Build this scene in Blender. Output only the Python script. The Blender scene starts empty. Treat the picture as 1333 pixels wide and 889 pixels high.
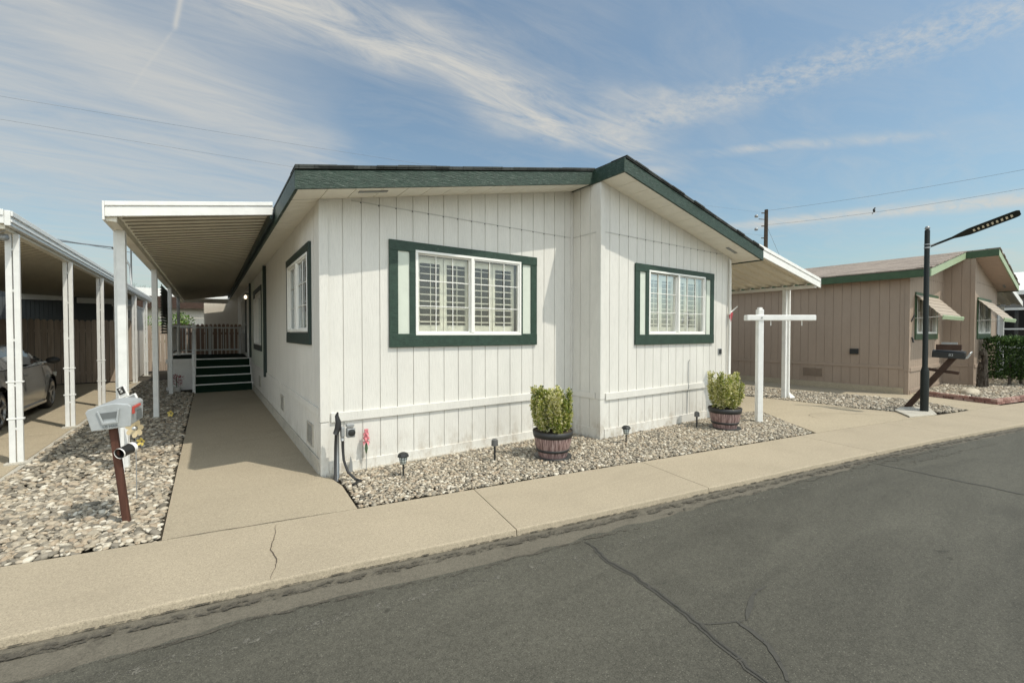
import bpy, math, random
from mathutils import Vector, Matrix, noise as mnoise
import numpy as np
random.seed(7); rng = np.random.default_rng(11)
R = math.radians
sc = bpy.context.scene
col = sc.collection

# ------------------------------------------------------------------ materials
def newmat(name):
    m = bpy.data.materials.new(name); m.use_nodes = True
    nt = m.node_tree; nt.nodes.clear()
    out = nt.nodes.new('ShaderNodeOutputMaterial'); b = nt.nodes.new('ShaderNodeBsdfPrincipled')
    nt.links.new(b.outputs[0], out.inputs[0])
    return m, nt, b
def nd(nt, t, **k):
    n = nt.nodes.new(t)
    for a, v in k.items():
        if a.startswith('i_'):
            key = a[2:]; key = int(key) if key.isdigit() else key
            n.inputs[key].default_value = v
        else: setattr(n, a, v)
    return n
def coords(nt, scale=(1, 1, 1), rot=(0, 0, 0), kind='Object'):
    tc = nd(nt, 'ShaderNodeTexCoord'); mp = nd(nt, 'ShaderNodeMapping')
    mp.inputs['Scale'].default_value = scale; mp.inputs['Rotation'].default_value = rot
    nt.links.new(tc.outputs[kind], mp.inputs[0]); return mp.outputs[0]
def ntex(nt, vec, scale, detail=4, rough=.6, dist=0):
    n = nd(nt, 'ShaderNodeTexNoise'); n.inputs['Scale'].default_value = scale
    n.inputs['Detail'].default_value = detail; n.inputs['Roughness'].default_value = rough; n.inputs['Distortion'].default_value = dist
    nt.links.new(vec, n.inputs['Vector']); return n.outputs['Fac']
def ramp(nt, fac, stops):
    r = nd(nt, 'ShaderNodeValToRGB'); cr = r.color_ramp
    while len(cr.elements) < len(stops): cr.elements.new(.5)
    for e, (p, c) in zip(cr.elements, stops):
        e.position = p; e.color = (c[0], c[1], c[2], 1) if hasattr(c, '__len__') else (c, c, c, 1)
    nt.links.new(fac, r.inputs[0]); return r.outputs[0]
def mix(nt, fac, a, b, mode='MIX'):
    m = nd(nt, 'ShaderNodeMix', data_type='RGBA', blend_type=mode)
    for s, v in ((m.inputs[0], fac), (m.inputs[6], a), (m.inputs[7], b)):
        if hasattr(v, 'links') or hasattr(v, 'is_output'): nt.links.new(v, s)
        elif hasattr(v, '__len__'): s.default_value = (v[0], v[1], v[2], 1)
        else: s.default_value = v
    m.clamp_result = False
    return m.outputs[2]
def math_n(nt, op, a, b=None, clamp=False):
    m = nd(nt, 'ShaderNodeMath', operation=op, use_clamp=clamp)
    for s, v in ((m.inputs[0], a), (m.inputs[1], b)):
        if v is None: continue
        if hasattr(v, 'is_output'): nt.links.new(v, s)
        else: s.default_value = v
    return m.outputs[0]
def bump(nt, b, h, strength=.3, dist=.01):
    n = nd(nt, 'ShaderNodeBump'); n.inputs['Strength'].default_value = strength; n.inputs['Distance'].default_value = dist
    nt.links.new(h, n.inputs['Height']); nt.links.new(n.outputs[0], b.inputs['Normal'])
def mul(c, f): return tuple(min(1, x * f) for x in c)
def paint(name, c, rough=.55, var=.12, scale=(3, 3, 3), nscale=2.5, bstr=.25, bdist=.004, bscale=(40, 40, 6), spec=.4, metal=0, wear_glint=None):
    m, nt, b = newmat(name)
    v = coords(nt, scale); f = ntex(nt, v, nscale, 5, .65)
    c1 = ramp(nt, f, [(.3, mul(c, 1 - var)), (.7, mul(c, 1 + var * .5))])
    if wear_glint:
        w = ntex(nt, coords(nt, wear_glint[3] if len(wear_glint) > 3 else (1, 1, 1)), wear_glint[1], 8, .75)
        c1 = mix(nt, ramp(nt, w, [(wear_glint[2], 0.), (wear_glint[2] + .06, 1.)]), c1, wear_glint[0])
    nt.links.new(c1, b.inputs['Base Color'])
    b.inputs['Roughness'].default_value = rough; b.inputs['Specular IOR Level'].default_value = spec; b.inputs['Metallic'].default_value = metal
    if bstr: bump(nt, b, ntex(nt, coords(nt, bscale), 1.0, 5, .7), bstr, bdist)
    return m
def plain(name, c, rough=.5, metal=0, spec=.5, emit=None):
    m, nt, b = newmat(name)
    v = coords(nt); f = ntex(nt, v, 9, 3)
    nt.links.new(ramp(nt, f, [(.3, mul(c, .9)), (.7, mul(c, 1.07))]), b.inputs['Base Color'])
    b.inputs['Roughness'].default_value = rough; b.inputs['Metallic'].default_value = metal; b.inputs['Specular IOR Level'].default_value = spec
    if emit: b.inputs['Emission Color'].default_value = (*emit[0], 1); b.inputs['Emission Strength'].default_value = emit[1]
    return m
def siding_mat(name, c, dirt, bs=1.0):
    m, nt, b = newmat(name)
    v = coords(nt, (1, 1, .35)); f = ntex(nt, v, 3.0, 6, .7)
    c1 = ramp(nt, f, [(.28, mul(c, .90)), (.6, c), (.8, mul(c, 1.04))])
    fine = ntex(nt, coords(nt, (1, 1, .12)), 60, 4, .7)
    c1 = mix(nt, ramp(nt, fine, [(.50, 0.), (.72, .55)]), c1, mul(c, .8))
    # grime with a shape of its own near the base
    sep = nd(nt, 'ShaderNodeSeparateXYZ'); nt.links.new(coords(nt), sep.inputs[0])
    low = math_n(nt, 'SUBTRACT', 1.0, math_n(nt, 'MULTIPLY', sep.outputs[2], 2.2), True)
    g = ntex(nt, coords(nt, (1, 1, .5)), 7, 8, .75)
    gm = math_n(nt, 'MULTIPLY', ramp(nt, g, [(.47, 0.), (.66, 1.)]), math_n(nt, 'MULTIPLY', low, .85), True)
    c1 = mix(nt, gm, c1, dirt)
    nt.links.new(c1, b.inputs['Base Color']); b.inputs['Roughness'].default_value = .6; b.inputs['Specular IOR Level'].default_value = .3
    h1 = ntex(nt, coords(nt, (1, 1, .1)), 55, 5, .7); h2 = ntex(nt, coords(nt, (1, 1, 1)), 120, 3, .6)
    bump(nt, b, math_n(nt, 'ADD', h1, math_n(nt, 'MULTIPLY', h2, .5)), .35 * bs, .004)
    return m
def fabric_leaf(name, stops, rough=.5):
    m, nt, b = newmat(name)
    a = nd(nt, 'ShaderNodeAttribute', attribute_name='tint')
    nt.links.new(ramp(nt, a.outputs['Fac'], stops), b.inputs['Base Color']); b.inputs['Roughness'].default_value = rough
    b.inputs['Specular IOR Level'].default_value = .35
    tr = nd(nt, 'ShaderNodeBsdfTranslucent'); nt.links.new(ramp(nt, a.outputs['Fac'], stops), tr.inputs[0])
    ms = nd(nt, 'ShaderNodeMixShader'); ms.inputs[0].default_value = .22
    out = [n for n in nt.nodes if n.type == 'OUTPUT_MATERIAL'][0]
    nt.links.new(b.outputs[0], ms.inputs[1]); nt.links.new(tr.outputs[0], ms.inputs[2]); nt.links.new(ms.outputs[0], out.inputs[0])
    return m
def concrete(name, c, dark=.72, blot=1.4, joints=False):
    m, nt, b = newmat(name)
    v = coords(nt)
    f = ntex(nt, v, blot, 8, .72, .4)
    c1 = ramp(nt, f, [(.25, mul(c, dark)), (.48, mul(c, .97)), (.75, mul(c, 1.07))])
    sp = ntex(nt, coords(nt), 110, 4, .85)
    c1 = mix(nt, ramp(nt, sp, [(.36, .9), (.52, 0.)]), c1, mul(c, .55))
    sp2 = ntex(nt, coords(nt), 55, 4, .85)
    c1 = mix(nt, ramp(nt, sp2, [(.55, 0.), (.7, .5)]), c1, mul(c, 1.35))
    g2 = ntex(nt, coords(nt), 38, 4, .85); c1 = mix(nt, 1.0, c1, ramp(nt, g2, [(.34, .84), (.5, 1.), (.66, 1.10)]), 'MULTIPLY')
    st = ntex(nt, coords(nt, (.5, 2.2, 1), (0, 0, .17)), 1.6, 6, .65, .8)
    c1 = mix(nt, ramp(nt, st, [(.56, 0.), (.72, .38)]), c1, mul(c, .7))
    ta = nd(nt, 'ShaderNodeAttribute', attribute_name='tint'); c1 = mix(nt, math_n(nt, 'MULTIPLY', ta.outputs['Fac'], .5), c1, mul(c, .74))
    nt.links.new(c1, b.inputs['Base Color']); b.inputs['Roughness'].default_value = .85; b.inputs['Specular IOR Level'].default_value = .25
    bump(nt, b, math_n(nt, 'ADD', sp, math_n(nt, 'MULTIPLY', ntex(nt, coords(nt), 14, 5), .8)), .35, .004)
    return m
def asphalt_mat():
    m, nt, b = newmat('asphalt'); c = (.083, .079, .062)
    f = ntex(nt, coords(nt, (.28, 1.2, 1), (0, 0, .17)), 1.3, 9, .72, .6)
    c1 = ramp(nt, f, [(.3, mul(c, .66)), (.5, mul(c, .97)), (.72, mul(c, 1.3))])
    g2 = ntex(nt, coords(nt), 48, 4, .85); c1 = mix(nt, 1.0, c1, ramp(nt, g2, [(.34, .62), (.5, 1.), (.66, 1.32)]), 'MULTIPLY')
    st = ntex(nt, coords(nt), .75, 5, .6); c1 = mix(nt, ramp(nt, st, [(.60, 0.), (.68, .45)]), c1, mul(c, .6))
    spot = ntex(nt, coords(nt), 3.1, 2, .5); c1 = mix(nt, ramp(nt, spot, [(.74, 0.), (.76, .8)]), c1, mul(c, .4))
    vo = nd(nt, 'ShaderNodeTexVoronoi'); vo.inputs['Scale'].default_value = 105; nt.links.new(coords(nt), vo.inputs[0])
    rnd = nd(nt, 'ShaderNodeSeparateColor'); nt.links.new(vo.outputs['Color'], rnd.inputs[0])
    agg = math_n(nt, 'MULTIPLY', ramp(nt, vo.outputs['Distance'], [(.22, 1.), (.4, 0.)]), ramp(nt, rnd.outputs[0], [(.88, 0.), (.93, 1.)]))
    c1 = mix(nt, math_n(nt, 'MULTIPLY', agg, .42), c1, (.34, .32, .26))
    g = ntex(nt, coords(nt), 120, 5, .9); c1 = mix(nt, ramp(nt, g, [(.36, .9), (.5, 0.)]), c1, mul(c, .45)); c1 = mix(nt, ramp(nt, g, [(.52, 0.), (.66, .8)]), c1, mul(c, 1.9))
    nt.links.new(c1, b.inputs['Base Color']); b.inputs['Roughness'].default_value = .8; b.inputs['Specular IOR Level'].default_value = .3
    bump(nt, b, math_n(nt, 'ADD', g, agg), .5, .005)
    return m
def broken(name, c, cover, sc_, var=.3, stretch=(1, 1, 1)):
    m, nt, b = newmat(name)
    f = ntex(nt, coords(nt, stretch, (0, 0, .17)), sc_, 8, .8, .3); g = ntex(nt, coords(nt), sc_ * 3.5, 5, .8)
    nt.links.new(ramp(nt, g, [(.35, mul(c, 1 - var)), (.65, mul(c, 1 + var))]), b.inputs['Base Color']); b.inputs['Roughness'].default_value = .85
    bump(nt, b, g, .25, .004)
    t = nd(nt, 'ShaderNodeBsdfTransparent'); ms = nd(nt, 'ShaderNodeMixShader'); nt.links.new(ramp(nt, f, [(cover - .02, 1.), (cover + .02, 0.)]), ms.inputs[0])
    out = [n for n in nt.nodes if n.type == 'OUTPUT_MATERIAL'][0]
    nt.links.new(t.outputs[0], ms.inputs[1]); nt.links.new(b.outputs[0], ms.inputs[2]); nt.links.new(ms.outputs[0], out.inputs[0]); return m
def stone_mat():
    m, nt, b = newmat('river_stone')
    a = nd(nt, 'ShaderNodeAttribute', attribute_name='tint')
    c1 = ramp(nt, a.outputs['Fac'], [(0, (.13, .12, .10)), (.2, (.24, .22, .185)), (.42, (.40, .36, .29)), (.62, (.49, .42, .32)), (.72, (.38, .30, .22)), (.84, (.57, .52, .43)), (1, (.74, .70, .61))])
    f = ntex(nt, coords(nt), 45, 4, .7)
    c1 = mix(nt, ramp(nt, f, [(.4, .35), (.6, 0.)]), c1, (.2, .17, .13)); c1 = mix(nt, 1.0, c1, (.92, .90, .86), 'MULTIPLY')
    nt.links.new(c1, b.inputs['Base Color']); b.inputs['Roughness'].default_value = .7; b.inputs['Specular IOR Level'].default_value = .3
    return m
def shingle_mat(name, c):
    m, nt, b = newmat(name)
    br = nd(nt, 'ShaderNodeTexBrick'); br.inputs['Scale'].default_value = 1; br.inputs['Brick Width'].default_value = .3; br.inputs['Row Height'].default_value = .14
    br.inputs['Mortar Size'].default_value = .006; br.inputs['Color1'].default_value = (*mul(c, .65), 1); br.inputs['Color2'].default_value = (*mul(c, 1.3), 1); br.inputs['Mortar'].default_value = (*mul(c, .4), 1)
    nt.links.new(coords(nt, (1, 1, 1), (0, 0, R(90))), br.inputs[0])
    f = ntex(nt, coords(nt), 30, 5, .8)
    c1 = mix(nt, ramp(nt, f, [(.35, .6), (.65, 0.)]), br.outputs[0], mul(c, .75))
    nt.links.new(c1, b.inputs['Base Color']); b.inputs['Roughness'].default_value = .9
    bump(nt, b, math_n(nt, 'ADD', ntex(nt, coords(nt), 100, 3), br.outputs[1]), .5, .01)
    return m
def glass_mat(name, tint=(.9, .95, .93), refl=.3):
    m, nt, b = newmat(name); nt.nodes.remove(b)
    out = [n for n in nt.nodes if n.type == 'OUTPUT_MATERIAL'][0]
    t = nd(nt, 'ShaderNodeBsdfTransparent'); t.inputs[0].default_value = (*tint, 1)
    g = nd(nt, 'ShaderNodeBsdfGlossy'); g.inputs['Roughness'].default_value = .02; g.inputs[0].default_value = (.9, .95, 1, 1)
    fr = nd(nt, 'ShaderNodeFresnel'); fr.inputs[0].default_value = 1.5
    ms = nd(nt, 'ShaderNodeMixShader'); nt.links.new(math_n(nt, 'ADD', math_n(nt, 'MULTIPLY', fr.outputs[0], .38), refl * .06, True), ms.inputs[0])
    nt.links.new(t.outputs[0], ms.inputs[1]); nt.links.new(g.outputs[0], ms.inputs[2]); nt.links.new(ms.outputs[0], out.inputs[0])
    return m
def wood_mat(name, c, var=.35, sc_=(14, 14, .8)):
    m, nt, b = newmat(name)
    f = ntex(nt, coords(nt, sc_), 1.5, 8, .7, .3)
    c1 = ramp(nt, f, [(.25, mul(c, 1 - var)), (.5, c), (.75, mul(c, 1 + var))])
    a = nd(nt, 'ShaderNodeAttribute', attribute_name='tint')
    c1 = mix(nt, math_n(nt, 'MULTIPLY', a.outputs['Fac'], .5), c1, mul(c, .45))
    nt.links.new(c1, b.inputs['Base Color']); b.inputs['Roughness'].default_value = .8; b.inputs['Specular IOR Level'].default_value = .25
    bump(nt, b, ntex(nt, coords(nt, mul3(sc_, 3)), 2.0, 5, .7), .5, .004)
    return m
def mul3(t, f): return tuple(x * f for x in t)
def stave_mat():
    m, nt, b = newmat('barrel_stave')
    tc = nd(nt, 'ShaderNodeTexCoord'); sep = nd(nt, 'ShaderNodeSeparateXYZ'); nt.links.new(tc.outputs['Object'], sep.inputs[0])
    ang = math_n(nt, 'ARCTAN2', sep.outputs[1], sep.outputs[0])
    w = math_n(nt, 'MULTIPLY', ang, 4.5)
    cmb = nd(nt, 'ShaderNodeCombineXYZ'); nt.links.new(w, cmb.inputs[0]); nt.links.new(math_n(nt, 'MULTIPLY', sep.outputs[2], 2.0), cmb.inputs[2])
    f = ntex(nt, cmb.outputs[0], 2.2, 7, .8)
    c1 = ramp(nt, f, [(.36, (.04, .022, .02)), (.46, (.17, .10, .09)), (.56, (.36, .25, .23)), (.68, (.50, .40, .37))])
    nt.links.new(c1, b.inputs['Base Color']); b.inputs['Roughness'].default_value = .55
    bump(nt, b, f, .4, .006)
    return m

M = {}
M['siding'] = siding_mat('white_siding', (.685, .665, .61), (.36, .30, .22), 2.2)
M['tansiding'] = siding_mat('tan_siding', (.345, .268, .205), (.25, .19, .15))
M['soffit'] = paint('soffit_white', (.84, .81, .72), .6, .06, bstr=.1)
M['tansoffit'] = paint('soffit_tan', (.52, .40, .33), .6, .06, bstr=.1)
M['white'] = paint('white_paint', (.80, .79, .75), .5, .08, bstr=.15)
M['whitemetal'] = paint('white_metal', (.74, .74, .71), .38, .1, bstr=.05, wear_glint=((.42, .38, .32), 9, .66))
M['pan'] = paint('roof_pan_metal', (.78, .73, .61), .42, .12, scale=(.6, .6, .6), bstr=.05, wear_glint=((.42, .37, .29), 3, .64))
M['vinyl'] = paint('window_vinyl', (.80, .79, .74), .4, .04, bstr=.05)
M['green'] = paint('green_trim', (.028, .056, .039), .5, .3, (6, 6, 6), 3, .9, .006, (14, 60, 60), .35, wear_glint=((.16, .2, .17), 16, .64))
M['fascia'] = paint('fascia_green', (.030, .056, .040), .45, .3, (6, 6, 6), 3, 1.0, .012, (9, 9, 75), .35, wear_glint=((.115, .145, .12), 12, .56, (1, 1, 9)))  # pale grain streaks also paint the board's glints into the colour
M['darktrim'] = paint('dark_green_trim', (.018, .034, .028), .5, .2, bstr=.4)
M['mint'] = paint('mint_panel', (.60, .64, .55), .55, .06, bstr=.15)
M['tangreen'] = paint('leaf_green_fascia', (.045, .085, .040), .5, .2, bstr=.5)
M['palegreen'] = paint('pale_green_trim', (.34, .42, .26), .5, .1, bstr=.3)
M['shutter'] = plain('shutter_cream', (.84, .79, .68), .5)
M['room'] = plain('dark_room', (.24, .21, .175), .9)
M['curtain'] = plain('sheer_curtain', (.55, .53, .47), .9)
M['glass'] = glass_mat('window_glass', (.95, .96, .94))
M['screen'] = plain('insect_screen', (.09, .09, .085), .8)
M['carglass'] = plain('car_glass', (.02, .022, .022), .04, 0, .9)
M['concrete'] = concrete('sidewalk_concrete', (.41, .347, .252), .86, 1.1)
M['walk'] = concrete('walkway_concrete', (.40, .34, .246), .80, .8)
M['drive'] = concrete('driveway_concrete', (.425, .36, .257), .78, .7)
M['footing'] = concrete('footing_concrete', (.50, .47, .40), .55, 5)
M['gutter'] = concrete('gutter_concrete', (.15, .135, .105), .55, 5)
M['asphalt'] = asphalt_mat()
M['seal'] = broken('crack_sealant', (.042, .040, .033), .55, 9, .3)
M['crack'] = plain('crack_dark', (.09, .07, .05), .9)
M['soil'] = concrete('soil', (.07, .06, .045), .6, 3)
M['stone'] = stone_mat()
M['black'] = plain('black_metal', (.018, .019, .018), .45, 0, .5)
M['lamppaint'] = plain('lamp_pole_paint', (.012, .016, .014), .5, 0, .3)
M['rubber'] = plain('black_rubber', (.02, .02, .02), .6)
M['alloy'] = plain('alloy', (.35, .35, .35), .28, .9)
M['carpaint'] = plain('silver_car_paint', (.36, .355, .335), .2, .55, .6)
M['chrome'] = plain('chrome', (.75, .75, .75), .12, 1)
M['mail'] = paint('mailbox_aluminium', (.45, .47, .47), .42, .12, (5, 5, 5), bstr=.1, metal=.25)
M['mailin'] = plain('mailbox_recess', (.14, .15, .15), .5)
M['redwood'] = wood_mat('redwood_post', (.085, .038, .026), .6)
M['darkwood'] = wood_mat('dark_brown_wood', (.060, .036, .026), .4, (6, 6, 6))
M['fence'] = wood_mat('weathered_fence', (.42, .34, .27), .4)
M['fence2'] = wood_mat('redwood_fence', (.34, .23, .17), .4)
M['bark'] = wood_mat('bark', (.07, .058, .045), .7, (10, 10, 4))
M['pole'] = wood_mat('pole_wood', (.10, .08, .062), .4, (6, 6, .5))
M['stave'] = stave_mat()
M['band'] = plain('barrel_band', (.022, .022, .021), .5)
M['potsoil'] = plain('potting_soil', (.05, .035, .02), .95)
M['yleaf'] = fabric_leaf('variegated_leaf', [(0, (.055, .10, .015)), (.3, (.15, .21, .03)), (.55, (.34, .36, .07)), (.8, (.58, .54, .20)), (1, (.72, .68, .42))])
M['hleaf'] = fabric_leaf('hedge_leaf', [(0, (.015, .035, .008)), (.5, (.04, .085, .018)), (.9, (.09, .16, .04)), (1, (.22, .32, .10))])
M['tleaf'] = fabric_leaf('tree_leaf', [(0, (.05, .10, .02)), (.5, (.13, .22, .04)), (1, (.28, .38, .10))])
M['carpet'] = paint('green_carpet', (.012, .030, .018), .95, .3, (30, 30, 30), 4, .6, .004, (200, 200, 200), .1)
M['pink'] = plain('pink_petal', (.62, .20, .22), .5)
M['stem'] = plain('stem_green', (.10, .16, .08), .6)
M['cream'] = plain('cream_petal', (.62, .50, .30), .5)
M['yellow'] = plain('yellow_petal', (.62, .48, .12), .5)
M['lens'] = plain('lantern_lens', (.52, .55, .50), .15, 0, .8)
M['led'] = plain('led_module', (.75, .68, .52), .3)
M['lit'] = plain('lit_bulb', (.9, .85, .7), .4, emit=((1, .82, .55), 2.5))
M['brick'] = None
M['seam'] = plain('seam_flashing', (.50, .49, .45), .6)
M['ribdark'] = plain('seam_shade_strip', (.33, .30, .23), .6)  # dark tone painting the shade between roof ribs along the seams
M['red'] = plain('red_sticker', (.5, .08, .06), .5)
M['redcloth'] = plain('red_cloth', (.35, .05, .06), .7)
M['grey'] = plain('grey_metal', (.32, .33, .33), .45, .4)
M['wire'] = plain('cable', (.16, .18, .20), .6)
M['shingle_d'] = shingle_mat('dark_shingle', (.05, .055, .05))
M['shingle_t'] = shingle_mat('brown_shingle', (.30, .245, .20))
M['offwhitewall'] = siding_mat('cream_siding', (.74, .68, .58), (.4, .33, .24))
M['graysiding'] = siding_mat('grey_lap_siding', (.22, .215, .20), (.15, .14, .12))
M['slate'] = siding_mat('slate_wall', (.085, .095, .095), (.05, .05, .05))
M['laptan'] = siding_mat('lap_tan', (.40, .36, .29), (.2, .18, .14))
M['screenslat'] = plain('awning_slat', (.36, .30, .235), .6)
M['darkslat'] = plain('dark_slat', (.035, .045, .035), .6)
def brick_mat():
    m, nt, b = newmat('edging_brick')
    a = nd(nt, 'ShaderNodeAttribute', attribute_name='tint')
    c1 = ramp(nt, a.outputs['Fac'], [(0, (.16, .075, .06)), (.5, (.27, .13, .10)), (1, (.38, .24, .2))])
    c1 = mix(nt, ramp(nt, ntex(nt, coords(nt), 25, 5, .8), [(.5, 0.), (.7, .6)]), c1, (.42, .36, .31))
    nt.links.new(c1, b.inputs['Base Color']); b.inputs['Roughness'].default_value = .9
    bump(nt, b, ntex(nt, coords(nt), 60, 4), .5, .006); return m
M['brick'] = brick_mat()

# ------------------------------------------------------------------ geometry helpers
def V(*a): return Vector(a)
SPLIT = {'corner_board', 'trim_post', 'side_panel', 'soffit_vent', 'awning_arm', 'hook', 'belt_board', 'skirt_board', 'footing', 'stile', 'tile', 'eave_fascia', 'gable_fascia', 'soffit', 'clamp', 'tread', 'nosing', 'stringer', 'rail', 'fence_post', 'side_sill', 'belt_moulding', 'crossarm', 'board_rail', 'stake', 'wrap', 'timer_box', 'hoop', 'nail'}
class MB:
    def __init__(s): s.v = []; s.f = []; s.t = []; s.m = None; s.tint = 0.0; s.pieces = []
    def add(s, vs, fs):
        o = len(s.v)
        if s.m is not None: vs = [s.m @ Vector(v) for v in vs]
        s.v += [tuple(v) for v in vs]; f0 = len(s.f); s.f += [tuple(i + o for i in f) for f in fs]; s.t += [s.tint] * len(fs); s.pieces.append((o, len(s.v), f0, len(s.f)))
    def box(s, x0, y0, z0, x1, y1, z1):
        x0, x1 = min(x0, x1), max(x0, x1); y0, y1 = min(y0, y1), max(y0, y1); z0, z1 = min(z0, z1), max(z0, z1)
        s.add([(x0, y0, z0), (x1, y0, z0), (x1, y1, z0), (x0, y1, z0), (x0, y0, z1), (x1, y0, z1), (x1, y1, z1), (x0, y1, z1)],
              [(3, 2, 1, 0), (4, 5, 6, 7), (0, 1, 5, 4), (1, 2, 6, 5), (2, 3, 7, 6), (3, 0, 4, 7)])
        return s
    def obox(s, c, ax, ay, az):  # centre and half axes
        c, ax, ay, az = map(Vector, (c, ax, ay, az)); vs = []
        for k in (-1, 1):
            for (i, j) in ((-1, -1), (1, -1), (1, 1), (-1, 1)): vs.append(c + ax * i + ay * j + az * k)
        s.add(vs, [(3, 2, 1, 0), (4, 5, 6, 7), (0, 1, 5, 4), (1, 2, 6, 5), (2, 3, 7, 6), (3, 0, 4, 7)]); return s
    def bar(s, a, b, w, h, up=(0, 0, 1)):
        a, b, up = Vector(a), Vector(b), Vector(up); d = (b - a); L = d.length; d.normalize()
        sx = d.cross(up).normalized(); u = sx.cross(d).normalized()
        return s.obox((a + b) / 2, sx * w / 2, d * L / 2, u * h / 2)
    def tube(s, pts, r, n=8, cap=True):
        pts = [Vector(p) for p in pts]; rs = r if hasattr(r, '__len__') else [r] * len(pts)
        vs = []; fs = []; ref = None
        for i, p in enumerate(pts):
            d = (pts[min(i + 1, len(pts) - 1)] - pts[max(i - 1, 0)]).normalized()
            if ref is None: ref = Vector((0, 0, 1)) if abs(d.z) < .9 else Vector((1, 0, 0))
            a = d.cross(ref).normalized(); b = d.cross(a).normalized(); ref = -b.cross(Vector((0, 0, 0))) if False else ref
            for k in range(n):
                t = 2 * math.pi * k / n; vs.append(p + (a * math.cos(t) + b * math.sin(t)) * rs[i])
        for i in range(len(pts) - 1):
            for k in range(n):
                k2 = (k + 1) % n; fs.append((i * n + k, i * n + k2, (i + 1) * n + k2, (i + 1) * n + k))
        if cap: fs.append(tuple(range(n))); fs.append(tuple(range((len(pts) - 1) * n, len(pts) * n))[::-1])
        s.add(vs, fs); return s
    def lathe(s, prof, c=(0, 0, 0), n=24, axis='z', cap=True):
        vs = []; fs = []; c = Vector(c)
        for (r, z) in prof:
            for k in range(n):
                t = 2 * math.pi * k / n; x, y = r * math.cos(t), r * math.sin(t)
                vs.append(c + (Vector((x, y, z)) if axis == 'z' else Vector((z, x, y)) if axis == 'x' else Vector((y, z, x))))
        for i in range(len(prof) - 1):
            for k in range(n):
                k2 = (k + 1) % n; fs.append((i * n + k, i * n + k2, (i + 1) * n + k2, (i + 1) * n + k))
        if cap: fs.append(tuple(range(n))[::-1]); fs.append(tuple(range((len(prof) - 1) * n, len(prof) * n)))
        s.add(vs, fs); return s
    def prism(s, poly, d):  # poly 3D points, extruded by vector d
        poly = [Vector(p) for p in poly]; d = Vector(d); n = len(poly)
        s.add(poly + [p + d for p in poly], [tuple(range(n))[::-1], tuple(range(n, 2 * n))] + [(i, (i + 1) % n, n + (i + 1) % n, n + i) for i in range(n)]); return s
    def sheet(s, prof, a, b):  # prof: 3D points; swept from a to b offsets
        n = len(prof); a, b = Vector(a), Vector(b)
        s.add([Vector(p) + a for p in prof] + [Vector(p) + b for p in prof], [(i, i + 1, n + i + 1, n + i) for i in range(n - 1)]); return s
    def build(s, name, mat, parent=None, smooth=False, bevel=0, local=False, autos=None):
        if name in SPLIT and len(s.pieces) > 1:
            groups = []
            for (v0, v1, f0, f1) in s.pieces:
                P = s.v[v0:v1]; lo = [min(p[i] for p in P) - .012 for i in range(3)]; hi = [max(p[i] for p in P) + .012 for i in range(3)]
                hit = [g for g in groups if any(all(lo[i] <= h[1][i] and hi[i] >= h[0][i] for i in range(3)) for h in g[0])]
                ng = [[(lo, hi)], [(v0, v1, f0, f1)]]
                for g in hit: ng[0] += g[0]; ng[1] += g[1]; groups.remove(g)
                groups.append(ng)
            if len(groups) > 1:
                first = None
                for g in sorted(groups, key=lambda g: min(q[0] for q in g[1])):
                    q = MB()
                    for (v0, v1, f0, f1) in sorted(g[1]):
                        o_ = len(q.v); q.v += s.v[v0:v1]; q.f += [tuple(i - v0 + o_ for i in f) for f in s.f[f0:f1]]; q.t += s.t[f0:f1]
                    o = q.build(name, mat, parent, smooth, bevel, local, autos); first = first or o
                return first
        me = bpy.data.meshes.new(name)
        vs = s.v
        if parent is not None and not local:
            w = rootloc(parent); vs = [(x - w[0], y - w[1], z - w[2]) for x, y, z in vs]
        me.from_pydata(vs, [], s.f)
        if any(s.t):
            at = me.attributes.new('tint', 'FLOAT', 'FACE'); at.data.foreach_set('value', s.t)
        me.materials.append(mat if not isinstance(mat, str) else M[mat]); me.update()
        if smooth: me.polygons.foreach_set('use_smooth', [True] * len(me.polygons))
        o = bpy.data.objects.new(name, me); col.objects.link(o)
        if smooth and autos: me.set_sharp_from_angle(angle=R(autos))
        if parent is not None: o.parent = parent
        if bevel:
            b = o.modifiers.new('bevel', 'BEVEL'); b.width = bevel; b.segments = 2; b.limit_method = 'ANGLE'; b.angle_limit = R(40)
        return o
def rootloc(p):
    l = Vector(p.location)
    while p.parent is not None: p = p.parent; l = l + Vector(p.location)
    return l
def tag(o, label=None, cat=None, group=None, kind=None):
    if label: o['label'] = label
    if cat: o['category'] = cat
    if group: o['group'] = group
    if kind: o['kind'] = kind
    return o
def empty(name, loc, label, cat, group=None, rz=0):
    o = bpy.data.objects.new(name, None); col.objects.link(o); o.location = loc; o.rotation_euler = (0, 0, rz)
    o.empty_display_size = .1
    return tag(o, label, cat, group)
def copy_tree(o, parent=None):
    c = o.copy(); col.objects.link(c)
    if parent is not None: c.parent = parent
    for ch in list(o.children): copy_tree(ch, c)
    return c
def text_mesh(txt, size, mat, name, parent, loc, rot, depth=.002):
    cu = bpy.data.curves.new('t', 'FONT'); cu.body = txt; cu.size = size; cu.extrude = depth; cu.align_x = 'CENTER'; cu.align_y = 'CENTER'
    to = bpy.data.objects.new('t', cu); col.objects.link(to); bpy.context.view_layer.update()
    me = bpy.data.meshes.new_from_object(to); bpy.data.objects.remove(to)
    mt = Matrix.Translation(Vector(loc) - rootloc(parent)) @ rot
    me.transform(mt); me.materials.clear(); me.materials.append(M[mat])
    o = bpy.data.objects.new(name, me); col.objects.link(o); o.parent = parent
    return o

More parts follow.
